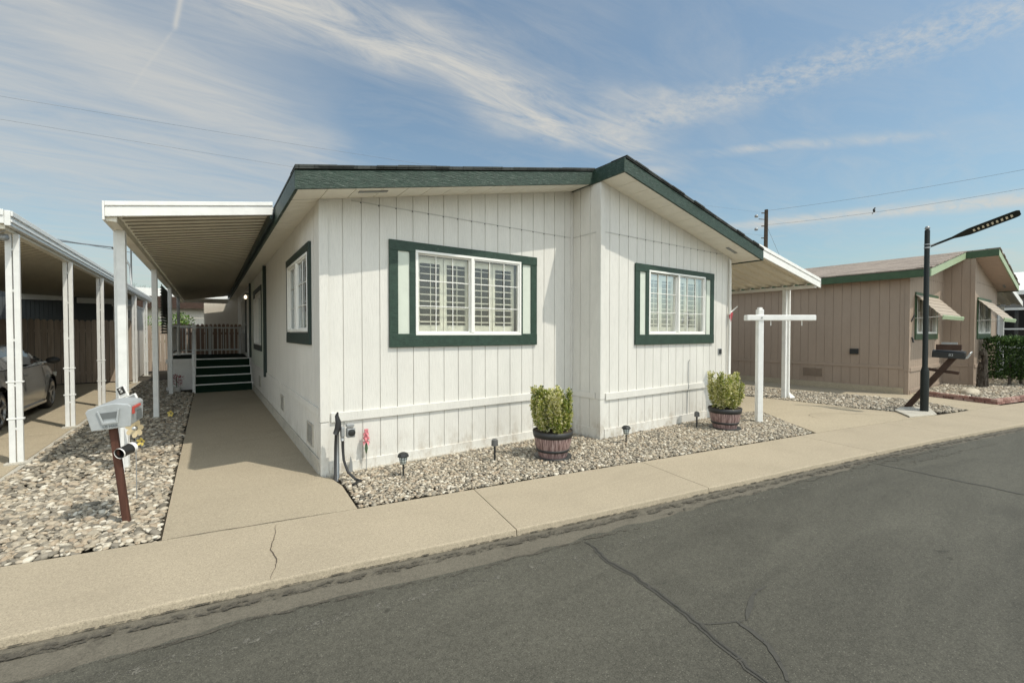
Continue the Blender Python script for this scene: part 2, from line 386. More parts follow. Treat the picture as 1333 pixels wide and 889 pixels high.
# grooved wall panel in a vertical plane: origin p, horizontal unit u, outward normal n
def grooved_wall(mb, p, u, n, L, z0, ztop, holes=(), off=.2365, sp=.2115, gw=.011, gd=.010):
    p, u, n = Vector(p), Vector(u), Vector(n)
    br = [(0, 0), (L, 0)]
    g = off
    pts = [0]
    prof = []  # (x0,x1,depth0,depth1)
    x = 0
    while g < L - .02:
        prof.append((x, g, 0)); prof.append((g, g + gw, gd)); x = g + gw; g += sp
    prof.append((x, L, 0))
    def col_(xa, xb, da, db):
        lo = z0(xa) if callable(z0) else z0; lo2 = z0(xb) if callable(z0) else z0
        iv = [(lo, lo2, ztop(xa), ztop(xb))]
        xm = (xa + xb) / 2
        for (hx0, hx1, hz0, hz1) in holes:
            if hx0 - 1e-4 <= xm <= hx1 + 1e-4:
                new = []
                for (a, a2, b, b2) in iv:
                    new.append((a, a2, hz0, hz0)); new.append((hz1, hz1, b, b2))
                iv = new
        for (a, a2, b, b2) in iv:
            q = [p + u * xa - n * da + V(0, 0, a), p + u * xb - n * db + V(0, 0, a2), p + u * xb - n * db + V(0, 0, b2), p + u * xa - n * da + V(0, 0, b)]
            mb.add(q, [(0, 1, 2, 3)])
    cuts = sorted({h[0] for h in holes} | {h[1] for h in holes})
    for (a, b, d) in prof:
        cs = [a] + [c for c in cuts if a + 1e-5 < c < b - 1e-5] + [b]
        for k in range(len(cs) - 1): col_(cs[k], cs[k + 1], d, d)
        if d:
            for xx in (a, b):
                col_(xx, xx, 0 if xx == a else d, d if xx == a else 0)
def noz(z): return lambda x: z
# grooved soffit / slab strip: p origin, u along which grooves are spaced, w direction of groove, both vectors
def plank_sheet(mb, p, u, w, L, W, sp=.3, gw=.009, gd=.012, nrm=(0, 0, 1)):
    p, u, nn = Vector(p), Vector(u), Vector(nrm); x = 0; pts = []
    while x < L:
        e = min(x + sp, L); pts += [p + u * x, p + u * (e - gw)]
        if e < L: pts += [p + u * (e - gw) + nn * gd, p + u * e + nn * gd]
        x = e
    mb.sheet(pts, (0, 0, 0), Vector(w) * W)
def corrugated(mb, p, u, w, L, W, pitch=.2, amp=.03, nrm=(0, 0, 1), kind='trap'):
    p, u, nn = Vector(p), Vector(u), Vector(nrm); pts = []; x = 0
    while x < L - 1e-4:
        if kind == 'trap':
            for fx, h in ((0, 0), (.42, 0), (.5, 1), (.92, 1)):
                if x + fx * pitch <= L: pts.append(p + u * (x + fx * pitch) + nn * amp * h)
        elif kind == 'pan':
            for fx, h in ((0, 0), (.70, 0), (.74, 1), (.94, 1), (.98, 0)):
                if x + fx * pitch <= L: pts.append(p + u * (x + fx * pitch) + nn * amp * h)
        else:
            for k in range(8): pts.append(p + u * (x + k / 8 * pitch) + nn * amp * (.5 + .5 * math.sin(2 * math.pi * k / 8)))
        x += pitch
    mb.sheet(pts, (0, 0, 0), Vector(w) * W)

# ------------------------------------------------------------------ world, sun, camera
SUN_EL, SUN_AZ = 59.5, 29.0   # sun in front of the house, to the right of its normal
world = bpy.data.worlds.new('World'); sc.world = world; world.use_nodes = True
wn = world.node_tree; wn.nodes.clear()
wo = wn.nodes.new('ShaderNodeOutputWorld'); bg = wn.nodes.new('ShaderNodeBackground'); wn.links.new(bg.outputs[0], wo.inputs[0])
sky = wn.nodes.new('ShaderNodeTexSky'); sky.sky_type = 'NISHITA'; sky.sun_disc = False
sky.sun_elevation = R(SUN_EL); sky.sun_rotation = R(180 - SUN_AZ); sky.air_density = 1.15; sky.dust_density = 2.0; sky.ozone_density = 2.2; sky.altitude = 100
bg.inputs[1].default_value = .145
tc = nd(wn, 'ShaderNodeTexCoord'); nrmz = nd(wn, 'ShaderNodeVectorMath', operation='NORMALIZE'); wn.links.new(tc.outputs['Generated'], nrmz.inputs[0])
D = nrmz.outputs[0]
def azel(az, el): a, e = R(az), R(el); return V(math.sin(a) * math.cos(e), math.cos(a) * math.cos(e), math.sin(e))
def dot(vec, c):
    n = nd(wn, 'ShaderNodeVectorMath', operation='DOT_PRODUCT'); wn.links.new(vec, n.inputs[0]); n.inputs[1].default_value = c; return n.outputs['Value']
# cloud plane coordinates for wispy detail
sep = nd(wn, 'ShaderNodeSeparateXYZ'); wn.links.new(D, sep.inputs[0])
zc = math_n(wn, 'MAXIMUM', sep.outputs[2], .02)
cmb = nd(wn, 'ShaderNodeCombineXYZ'); wn.links.new(math_n(wn, 'DIVIDE', sep.outputs[0], zc), cmb.inputs[0]); wn.links.new(math_n(wn, 'DIVIDE', sep.outputs[1], zc), cmb.inputs[1])
P = cmb.outputs[0]
def pnoise(scale, sx, sy, rot, det=9, rough=.62, dist=.6):
    mp = nd(wn, 'ShaderNodeMapping'); mp.inputs['Scale'].default_value = (sx, sy, 1); mp.inputs['Rotation'].default_value = (0, 0, rot); wn.links.new(P, mp.inputs[0])
    return ntex(wn, mp.outputs[0], scale, det, rough, dist)
warp = nd(wn, 'ShaderNodeTexNoise'); warp.inputs['Scale'].default_value = 1.6; warp.inputs['Detail'].default_value = 5; wn.links.new(P, warp.inputs[0])
wsub = nd(wn, 'ShaderNodeVectorMath', operation='SUBTRACT'); wn.links.new(warp.outputs['Color'], wsub.inputs[0]); wsub.inputs[1].default_value = (.5, .5, .5)
def warped(k):
    m1 = nd(wn, 'ShaderNodeVectorMath', operation='SCALE'); wn.links.new(wsub.outputs[0], m1.inputs[0]); m1.inputs['Scale'].default_value = k
    m2 = nd(wn, 'ShaderNodeVectorMath', operation='ADD'); wn.links.new(D, m2.inputs[0]); wn.links.new(m1.outputs[0], m2.inputs[1]); return m2.outputs[0]
DW, DS = warped(.16), warped(.012)
def streak(a, b, width, dens, nz, lo=.3, hi=.75, vec=None, fade=.25, skew=0, widen=0.0):
    A, B = azel(*a), azel(*b); n = A.cross(B).normalized(); t = (B - A).normalized(); s0, s1 = A.dot(t), B.dot(t)
    vec = vec or DW
    d = dot(vec, n); s = dot(vec, t)
    mr = nd(wn, 'ShaderNodeMapRange'); wn.links.new(s, mr.inputs[0]); mr.inputs[1].default_value = s0; mr.inputs[2].default_value = s1
    mr.clamp = False; u = mr.outputs[0]
    w = math_n(wn, 'ADD', width, math_n(wn, 'MULTIPLY', u, widen * width))
    q = math_n(wn, 'DIVIDE', d, w); q = math_n(wn, 'MULTIPLY', q, q)
    g = math_n(wn, 'POWER', 2.718, math_n(wn, 'MULTIPLY', q, -1.0))
    def smooth(x, e0, e1):
        m = nd(wn, 'ShaderNodeMapRange', interpolation_type='SMOOTHSTEP'); wn.links.new(x, m.inputs[0]); m.inputs[1].default_value = e0; m.inputs[2].default_value = e1; return m.outputs[0]
    e = math_n(wn, 'MULTIPLY', smooth(u, -fade, fade * .6), math_n(wn, 'SUBTRACT', 1.0, smooth(u, 1 - fade * .6, 1 + fade)))
    nn = nd(wn, 'ShaderNodeMapRange'); wn.links.new(nz, nn.inputs[0]); nn.inputs[1].default_value = lo; nn.inputs[2].default_value = hi
    front = smooth(dot(D, ((A + B) / 2).normalized()), .1, .4)
    r = math_n(wn, 'MULTIPLY', math_n(wn, 'MULTIPLY', g, e), math_n(wn, 'MULTIPLY', math_n(wn, 'MULTIPLY', nn.outputs[0], dens), front))
    return r
n1 = pnoise(1.7, 1.0, 4.2, R(38), 12, .68, .9); n2 = pnoise(3.0, 1.0, 3.5, R(20)); n3 = pnoise(16, 1, 1.6, R(40), 6, .65, .2); n4 = pnoise(1.0, 1, 3.0, R(44), 12, .68, 1.2)
parts = [
    streak((-1, 33.5), (53, 22), .055, 1.2, n1, .26, .66, fade=.12),
    streak((24, 35), (48, 33), .05, .35, n1, .35, .8),
    streak((-22, 21), (6, 23.5), .16, .92, n4, .12, .74, fade=.4),
    streak((-26, 28), (12, 20), .04, .8, n1, .22, .7, fade=.3),
    streak((-30, 14), (20, 13), .085, .62, n4, .12, .72, fade=.35),
    streak((5.8, 20), (22, 15.5), .03, .45, n2, .3, .7, fade=.4),
    streak((-30, 5), (22, 6), .07, .60, n4, .05, .6, fade=.2),
    streak((47, 24.5), (95, 24.2), .024, .62, n3, .34, .66, DS, fade=.15, widen=.35),
    streak((49, 27.5), (62, 24.8), .030, .75, n2, .25, .7, fade=.45),
    streak((60, 20.6), (78, 18.3), .009, .70, n2, .25, .7, DS, fade=.4),
    streak((62, 12.4), (92, 10.6), .008, .95, n2, .1, .6, DS, fade=.25, widen=.5),
    streak((56, 13), (72, 10.5), .02, .30, n2, .3, .7, fade=.3),
    streak((76, 5.5), (100, 6.5), .05, .5, n4, .1, .6, fade=.3),
    streak((-2.6, 28.9), (-1.7, 33), .0035, .75, n2, -.2, .4, DS, fade=.12),
    streak((-6, 23), (-2.8, 28.5), .0022, .35, n3, .1, .6, DS, fade=.2),
]
acc = parts[0]
for p_ in parts[1:]:   # screen-like union
    acc = math_n(wn, 'SUBTRACT', 1.0, math_n(wn, 'MULTIPLY', math_n(wn, 'SUBTRACT', 1.0, acc), math_n(wn, 'SUBTRACT', 1.0, math_n(wn, 'MINIMUM', p_, 1.0))))
veil = math_n(wn, 'MULTIPLY', ramp(wn, n4, [(.42, 0.), (.75, 1.)]), .22)
acc = math_n(wn, 'MAXIMUM', acc, veil, True)
acc = math_n(wn, 'ADD', math_n(wn, 'MULTIPLY', acc, .88), .10, True)
skyc = mix(wn, 1.0, sky.outputs[0], (.93, 1.07, 1.0), 'MULTIPLY')
CLOUD = (4.9, 4.8, 4.45)
final = mix(wn, math_n(wn, 'MULTIPLY', acc, .92), skyc, CLOUD)
# sun direction, then broad fill glows added to the unseen part of the sky
sunv = V(math.cos(R(SUN_EL)) * math.sin(R(SUN_AZ)), -math.cos(R(SUN_EL)) * math.cos(R(SUN_AZ)), math.sin(R(SUN_EL)))
def fill_lobe(v_, sig, c):
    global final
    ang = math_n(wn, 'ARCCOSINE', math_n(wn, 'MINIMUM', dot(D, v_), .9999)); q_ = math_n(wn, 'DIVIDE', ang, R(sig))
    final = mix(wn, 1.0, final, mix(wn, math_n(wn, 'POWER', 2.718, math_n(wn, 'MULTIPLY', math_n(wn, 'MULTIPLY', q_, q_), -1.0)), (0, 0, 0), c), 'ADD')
fill_lobe(azel(168, 14), 33, (9.8, 9.7, 9.3))      # added glow behind the camera, lifts the shaded front wall
fill_lobe(azel(242, 12), 30, (12, 11.8, 11))    # second added glow, left behind, fills side wall and canopies
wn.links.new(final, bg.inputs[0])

sl = bpy.data.lights.new('sun', 'SUN'); sl.energy = 3.7; sl.angle = R(.53); sl.color = (1, .945, .84)
so = bpy.data.objects.new('sun', sl); col.objects.link(so)
sd = V(math.cos(R(SUN_EL)) * math.sin(R(SUN_AZ)), -math.cos(R(SUN_EL)) * math.cos(R(SUN_AZ)), math.sin(R(SUN_EL)))
so.rotation_euler = sd.to_track_quat('Z', 'Y').to_euler(); so.location = sd * 60

cam = bpy.data.cameras.new('camera'); co = bpy.data.objects.new('camera', cam); col.objects.link(co); sc.camera = co
cam.sensor_width = 36; cam.lens = 563 / 1333 * 36; cam.clip_start = .05; cam.clip_end = 2500
co.location = (-1.017, -5.171, 1.6); co.rotation_euler = (R(90 - 1.07), 0, R(-35))
sc.view_settings.view_transform = 'Standard'; sc.view_settings.look = 'None'; sc.view_settings.exposure = -.12; sc.view_settings.gamma = 1
sc.cycles.max_bounces = 8

# ------------------------------------------------------------------ ground setting
def interp(pts, x):
    if x <= pts[0][0]: (x0, y0), (x1, y1) = pts[0], pts[1]
    elif x >= pts[-1][0]: (x0, y0), (x1, y1) = pts[-2], pts[-1]
    else:
        for i in range(len(pts) - 1):
            if pts[i][0] <= x <= pts[i + 1][0]: (x0, y0), (x1, y1) = pts[i], pts[i + 1]; break
    return y0 + (y1 - y0) * (x - x0) / (x1 - x0)
KERB = [(-14, .25), (-1.92, -1.80), (0, -2.13), (1.64, -2.43), (3.16, -2.68), (5.58, -3.09), (8.04, -3.53), (10.65, -4.08), (14, -4.8), (60, -15)]
INNER = [(-14, 1.25), (-2.21, -.75), (.07, -1.15), (2.09, -1.47), (4.17, -1.84), (6.95, -2.30), (11.9, -3.28), (13.4, -3.55), (60, -13.9)]
def structure(o): o['kind'] = 'structure'; return o
mb = MB(); mb.add([(-700, -700, -.16), (700, -700, -.16), (700, 700, -.16), (-700, 700, -.16)], [(0, 1, 2, 3)])
structure(mb.build('ground', 'drive'))
mb = MB(); sx_ = [-14, -2.2, 0, 2.1, 4.2, 7, 11.9, 13.4, 60]
mb.add([(x, interp(INNER, x) - .4, -.035) for x in sx_] + [(60, 30, -.035), (-14, 30, -.035)], [tuple(range(len(sx_) + 2))])
structure(mb.build('soil', 'soil'))
# street: asphalt sheet with an uneven lapped edge beside the gutter
xs = [-12 + .12 * i for i in range(601)]
mb = MB()
top = []; bot = []
for x in xs:
    e = .30 + .10 * mnoise.noise(V(x * .9, 3, 0)) + .05 * mnoise.noise(V(x * 5, 7, 0)) - .14 * min(1, max(0, (x - 1.2) / 3.5))
    top.append((x, interp(KERB, x) - max(.06, e), -.05)); bot.append((x, -34 + (-.17) * x, -.05))
n = len(xs)
mb.add(top + bot, [(i, n + i, n + i + 1, i + 1) for i in range(n - 1)])
structure(mb.build('street', 'asphalt'))
mb = MB(); tp = []; bt = []
for x in xs: tp.append((x, interp(KERB, x) + .05, -.056)); bt.append((x, interp(KERB, x) - .5, -.056))
mb.add(tp + bt, [(i, n + i, n + i + 1, i + 1) for i in range(n - 1)])
structure(mb.build('gutter', 'gutter'))
# far side ground of street
# crack sealant ribbons
def ribbon(name, pts, w, mat, z=-.047, jag=.02, kind='structure', seed=0, step=.03):
    for _ in range(2):
        q = [pts[0]]
        for i in range(len(pts) - 1):
            a, b = pts[i], pts[i + 1]; q += [(a[0] * .75 + b[0] * .25, a[1] * .75 + b[1] * .25), (a[0] * .25 + b[0] * .75, a[1] * .25 + b[1] * .75)]
        pts = q + [pts[-1]]
    mb = MB(); P_ = []
    for i in range(len(pts) - 1):
        a, b = Vector((*pts[i], 0)), Vector((*pts[i + 1], 0)); m = max(1, int((b - a).length / step))
        for k in range(m): P_.append(a.lerp(b, k / m))
    P_.append(Vector((*pts[-1], 0))); L = []; Rr = []
    for i, p in enumerate(P_):
        d = (P_[min(i + 1, len(P_) - 1)] - P_[max(0, i - 1)]).normalized(); nn = V(-d.y, d.x, 0)
        s = i * step; o = jag * mnoise.noise(V(s * 6, seed, 0)) + jag * .6 * mnoise.noise(V(s * 25, seed, 3))
        ww = w * (.65 + .8 * abs(mnoise.noise(V(s * 4, seed + 5, 1)))) * min(1, .2 + i * .1, .2 + (len(P_) - 1 - i) * .1)
        q = p + nn * o; L.append((q.x + nn.x * ww / 2, q.y + nn.y * ww / 2, z)); Rr.append((q.x - nn.x * ww / 2, q.y - nn.y * ww / 2, z))
    n = len(P_); mb.add(L + Rr, [(i, i + 1, n + i + 1, n + i) for i in range(n - 1)])
    return tag(mb.build(name, mat), kind=kind)
M['seal2'] = broken('thin_sealant', (.060, .057, .047), .60, 14, .15)
M['dirt'] = broken('kerb_dirt', (.075, .066, .05), .49, 24, .4, (.5, 1, 1))
c0 = [(1.40, -2.72), (1.33, -3.1), (1.321, -3.36), (1.273, -3.68), (1.2, -3.91), (1.134, -4.14), (1.10, -4.40)]
ribbon('crack_sealant', c0, .055, 'seal2', -.0465, .03, seed=1)
ribbon('pavement_crack', c0, .012, 'seal', -.043, .03, seed=1)
ribbon('crack_sealant', [(1.235, -3.80), (1.36, -3.865), (1.50, -3.93)], .022, 'seal2', -.0462, .015, seed=3)
ribbon('crack_sealant', [(1.50, -3.93), (1.62, -3.89), (1.78, -3.82), (1.95, -3.84)], .04, 'seal2', -.0455, .01, seed=4)
ribbon('crack_sealant', [(1.44, -3.90), (1.43, -4.0), (1.38, -4.12), (1.27, -4.22), (1.16, -4.30)], .04, 'seal2', -.0458, .015, seed=6)
ribbon('crack_sealant', [(5.9, -3.3), (5.86, -3.9), (5.8, -4.6), (5.7, -5.8)], .05, 'seal2', -.0465, .03, seed=9)
ribbon('pavement_crack', [(x, interp(KERB, x) - .33 - .03 * math.sin(x * 3)) for x in [-2.6 + .2 * i for i in range(24)]], .035, 'dirt', -.045, .05, seed=12)
ribbon('pavement_crack', [(x, interp(KERB, x) - .22) for x in [2.2 + .25 * i for i in range(24)]], .035, 'dirt', -.0448, .06, seed=15)
ribbon('pavement_crack', [(x, interp(KERB, x) - .40) for x in [6.0 + .25 * i for i in range(12)]], .02, 'dirt', -.0448, .08, seed=18)
M['grit'] = broken('exposed_grit', (.125, .118, .096), .45, 26, .6)
ribbon('exposed_aggregate', [(x, interp(KERB, x) - .50) for x in [-3.0 + .2 * i for i in range(26)]], .11, 'grit', -.0472, .06, seed=21)
ribbon('exposed_aggregate', [(x, interp(KERB, x) - .36) for x in [1.8 + .25 * i for i in range(24)]], .07, 'grit', -.0472, .05, seed=24)
ribbon('kerb_dirt', [(x, interp(KERB, x) + .0) for x in [-4 + .25 * i for i in range(80)]], .05, 'dirt', -.0445, .008, seed=27)
ribbon('kerb_dirt', [(x, interp(KERB, x) - .10) for x in [-4 + .25 * i for i in range(60)]], .09, 'dirt', -.0448, .03, seed=28)
# sidewalk slabs
joints = [-12, -8.5, -5.1, -2.75 - .0, 1.11, 3.3, 6.45, 8.75, 11.1, 13.4, 15.8, 18.2, 20.6, 23, 26, 30, 40, 60]
mb = MB()
for i in range(len(joints) - 1):
    a, b = joints[i] + .004, joints[i + 1] - .004
    k = max(1, int((b - a) / .2)); X_ = [a + (b - a) * j / k for j in range(k + 1)]
    def kx(x): return x - .17 * .5 * 1
    inn = [(x + .085, interp(INNER, x + .085)) for x in X_]
    out = [(x - .085, interp(KERB, x - .085) + .012 * mnoise.noise(V(x * 4, 0, 9))) for x in X_]
    m = len(X_); vs = []
    for (x, y) in inn: vs.append((x, y, 0))
    for (x, y) in out: vs.append((x, y + .012, 0))
    for (x, y) in out: vs.append((x, y + .003, -.004))
    for (x, y) in out: vs.append((x, y, -.012))
    for (x, y) in out: vs.append((x, y - .004, -.055))
    fs = []
    for r_ in range(4):
        fs += [(r_ * m + j, (r_ + 1) * m + j, (r_ + 1) * m + j + 1, r_ * m + j + 1) for j in range(m - 1)]
    o = len(vs); vs += [(x, y, -.05) for (x, y) in inn]
    fs += [(j + 1, o + j + 1, o + j, j) for j in range(m - 1)]
    mb.tint = (.05, .3, .12, .02, .25, .08, .35, .15)[i % 8]
    for j in (0, m - 1): fs.append((j, m + j, 2 * m + j, 3 * m + j, 4 * m + j, o + j))
    mb.add(vs, fs)
structure(mb.build('sidewalk', 'concrete'))
ribbon('pavement_crack', [(-.575, -1.10), (-.60, -1.3), (-.665, -1.52), (-.64, -1.75), (-.70, -1.99)], .009, 'crack', .0035, .02, seed=30)
ribbon('pavement_crack', [(x, interp(INNER, x) + .004) for x in (-1.3, -1, -.7, -.4, -.1)], .007, 'crack', .0055, .012, seed=33)
def slab(name, poly, z, mat, th=.06):
    mb = MB(); mb.tint = .2 if 'walk' in name else .001; mb.prism([(x, y, z - th) for x, y in poly], (0, 0, th)); return structure(mb.build(name, mat))
def inner(x, d=.006): return interp(INNER, x) + d
slab('walkway', [(-1.335, inner(-1.335)), (-.6, inner(-.6)), (.075, inner(.075)), (.11, -.45), (.065, -.10), (.0, -.045), (0, 9.2), (-1.36, 9.2)], .002, 'walk')
slab('walkway_deck_pad', [(-1.36, 9.206), (0, 9.206), (0, 10.4), (-1.36, 10.4)], .002, 'walk')
# driveway right of the white house
slab('driveway', [(6.97, inner(6.97)), (8.9, inner(8.9)), (10.6, inner(10.6)), (10.40, -2.46), (10.32, -1.9), (10.35, -1.2), (10.2, .3), (10.1, 15), (7.5, 15), (7.5, -.55), (8.28, -.83), (7.6, -1.57)], .003, 'drive')
slab('neighbour_path', [(11.9, inner(11.9)), (13.4, inner(13.4)), (14.05, -1.92), (14.05, 15), (12.65, 15), (12.38, .3), (12.84, -2.27)], .003, 'drive')
slab('carport_slab', [(-7.5, inner(-7.5)), (-2.93, inner(-2.93)), (-2.93, 13.8), (-7.5, 13.8)], .004, 'drive')
slab('carport_joint', [(-2.93, inner(-2.93)), (-2.87, inner(-2.87)), (-2.87, 13.8), (-2.93, 13.8)], -.004, 'footing')
ribbon('pavement_crack', [(8.3, -1.9), (8.6, -1.5), (9.2, -1.75), (9.9, -2.6)], .01, 'crack', .0065, .03, seed=40)
ribbon('pavement_crack', [(7.6, 1.2), (10.15, .9)], .010, 'crack', .0065, .002, seed=61)
ribbon('pavement_crack', [(-1.33, 2.35), (-.005, 2.35)], .006, 'crack', .0055, .002, seed=62)
for k, yy in enumerate((4.6, 7.4, 10.2)):
    ribbon('pavement_crack', [(-6.9, yy), (-2.95, yy)], .014, 'crack', .0075, .004, seed=50 + k)

# ------------------------------------------------------------------ river stones (uncountable)
def inside(poly, x, y):
    c = np.zeros(x.shape, bool); n = len(poly); j = n - 1
    for i in range(n):
        xi, yi = poly[i]; xj, yj = poly[j]
        if yi != yj:
            cond = ((yi > y) != (yj > y)) & (x < (xj - xi) * (y - yi) / (yj - yi) + xi); c ^= cond
        j = i
    return c
def ico(sub):
    import bmesh
    bm = bmesh.new(); bmesh.ops.create_icosphere(bm, subdivisions=sub, radius=1); v = np.array([x.co[:] for x in bm.verts]); f = np.array([[q.index for q in p.verts] for p in bm.faces]); bm.free(); return v, f
def stones(name, poly, size, spacing, layers, zbase, label, sub=2, keep=None):
    xs_ = [p[0] for p in poly]; ys_ = [p[1] for p in poly]; base_v, base_f = ico(sub)
    shapes = []
    for k in range(10):
        v = base_v.copy()
        v += .16 * np.array([[mnoise.noise(V(*(c * 1.3 + k * 9))), mnoise.noise(V(*(c * 1.3 + k * 9 + 40))), mnoise.noise(V(*(c * 1.3 + k * 9 + 80)))] for c in v]); shapes.append(v)
    VV = []; FF = []; TT = []; off = 0
    for L_ in range(layers):
        nx = int((max(xs_) - min(xs_)) / spacing) + 2; ny = int((max(ys_) - min(ys_)) / (spacing * .87)) + 2
        gx, gy = np.meshgrid(np.arange(nx), np.arange(ny)); gx = gx + .5 * (gy % 2)
        x = min(xs_) + gx * spacing + rng.uniform(-.42, .42, gx.shape) * spacing; y = min(ys_) + gy * spacing * .87 + rng.uniform(-.42, .42, gx.shape) * spacing
        x, y = x.ravel(), y.ravel(); m = inside(poly, x, y); x, y = x[m], y[m]
        if keep is not None: mk = keep(x, y); x, y = x[mk], y[mk]
        N = len(x); s = size * rng.lognormal(0, .28, N); s = np.clip(s, size * .5, size * 1.7)
        sx = s * rng.uniform(.85, 1.25, N); sy = s * rng.uniform(.6, .95, N); sz = s * rng.uniform(.34, .6, N)
        z = zbase + L_ * size * .42 + rng.uniform(-.25, .25, N) * size
        yaw = rng.uniform(0, 6.283, N); tx = rng.normal(0, .28, N); ty = rng.normal(0, .28, N); sh = rng.integers(0, 10, N); tint = rng.uniform(0, 1, N)
        for i in range(N):
            v = shapes[sh[i]] * (sx[i], sy[i], sz[i])
            cx, sx_ = math.cos(tx[i]), math.sin(tx[i]); v = v @ np.array([[1, 0, 0], [0, cx, sx_], [0, -sx_, cx]])
            cy, sy_ = math.cos(ty[i]), math.sin(ty[i]); v = v @ np.array([[cy, 0, -sy_], [0, 1, 0], [sy_, 0, cy]])
            c, s_ = math.cos(yaw[i]), math.sin(yaw[i]); v = v @ np.array([[c, s_, 0], [-s_, c, 0], [0, 0, 1]])
            VV.append(v + (x[i], y[i], z[i])); FF.append(base_f + off); off += len(v); TT.append(tint[i])
    VV = np.concatenate(VV).astype(np.float32); FF = np.concatenate(FF).astype(np.int32); nf = len(FF); per = len(base_f)
    me = bpy.data.meshes.new(name); me.vertices.add(len(VV)); me.vertices.foreach_set('co', VV.ravel())
    me.loops.add(nf * 3); me.loops.foreach_set('vertex_index', FF.ravel()); me.polygons.add(nf)
    me.polygons.foreach_set('loop_start', np.arange(0, nf * 3, 3, dtype=np.int32)); me.polygons.foreach_set('use_smooth', np.ones(nf, bool))
    a = me.attributes.new('tint', 'FLOAT', 'FACE'); a.data.foreach_set('value', np.repeat(np.array(TT, np.float32), per))
    me.materials.append(M['stone']); me.update(); me.validate()
    o = bpy.data.objects.new(name, me); col.objects.link(o); return tag(o, label, 'gravel', kind='stuff')
def camd(x, y): return np.hypot(x + 1.017, y + 5.171)
bedL = [(-2.86, inner(-2.86, .03)), (-2.3, inner(-2.3, .03)), (-1.37, inner(-1.37, .03)), (-1.39, 9.2), (-2.0, 9.9), (-2.0, 13.6), (-2.86, 13.6)]
stones('river_stones', bedL, .026, .0445, 2, -.008, 'beige and grey river stones in the bed left of the walkway', 2, lambda x, y: camd(x, y) < 6.6)
stones('river_stones', bedL, .032, .060, 2, -.008, 'shaded river stones further back along the patio posts', 1, lambda x, y: camd(x, y) >= 6.6)
bedF = [(.10, inner(.1, .03)), (2.09, inner(2.09, .03)), (4.17, inner(4.17, .03)), (6.9, inner(6.9, .03)), (7.57, -1.6), (8.2, -.83), (7.5, -.61), (3.75, -.63), (3.75, -.02), (.12, -.03), (.15, -.45)]
stones('river_stones', bedF, .0205, .037, 2, -.004, 'small tan and grey stones along the front wall of the white house', 1)
bedR = [(10.1, 13), (10.22, .3), (10.38, -1.2), (10.36, -1.9), (10.48, -2.4), (11.24, -3.1), (11.9, -3.24), (12.8, -2.27), (12.34, .3), (12.6, 13)]
stones('river_stones', bedR, .03, .058, 2, -.004, 'strip of pale stones between the driveway and the tan house path', 1)
bedB = [(14.1, -2.05), (13.52, -3.42), (15.3, -3.8), (22, -5.15), (22, -2.6), (17.4, -2.6), (17.4, -1.95)]
stones('river_stones', bedB, .034, .066, 2, .05, 'gravel inside the brick edged bed before the tan house', 1)
slab('planting_bed_soil', bedB, .05, 'soil', .06)

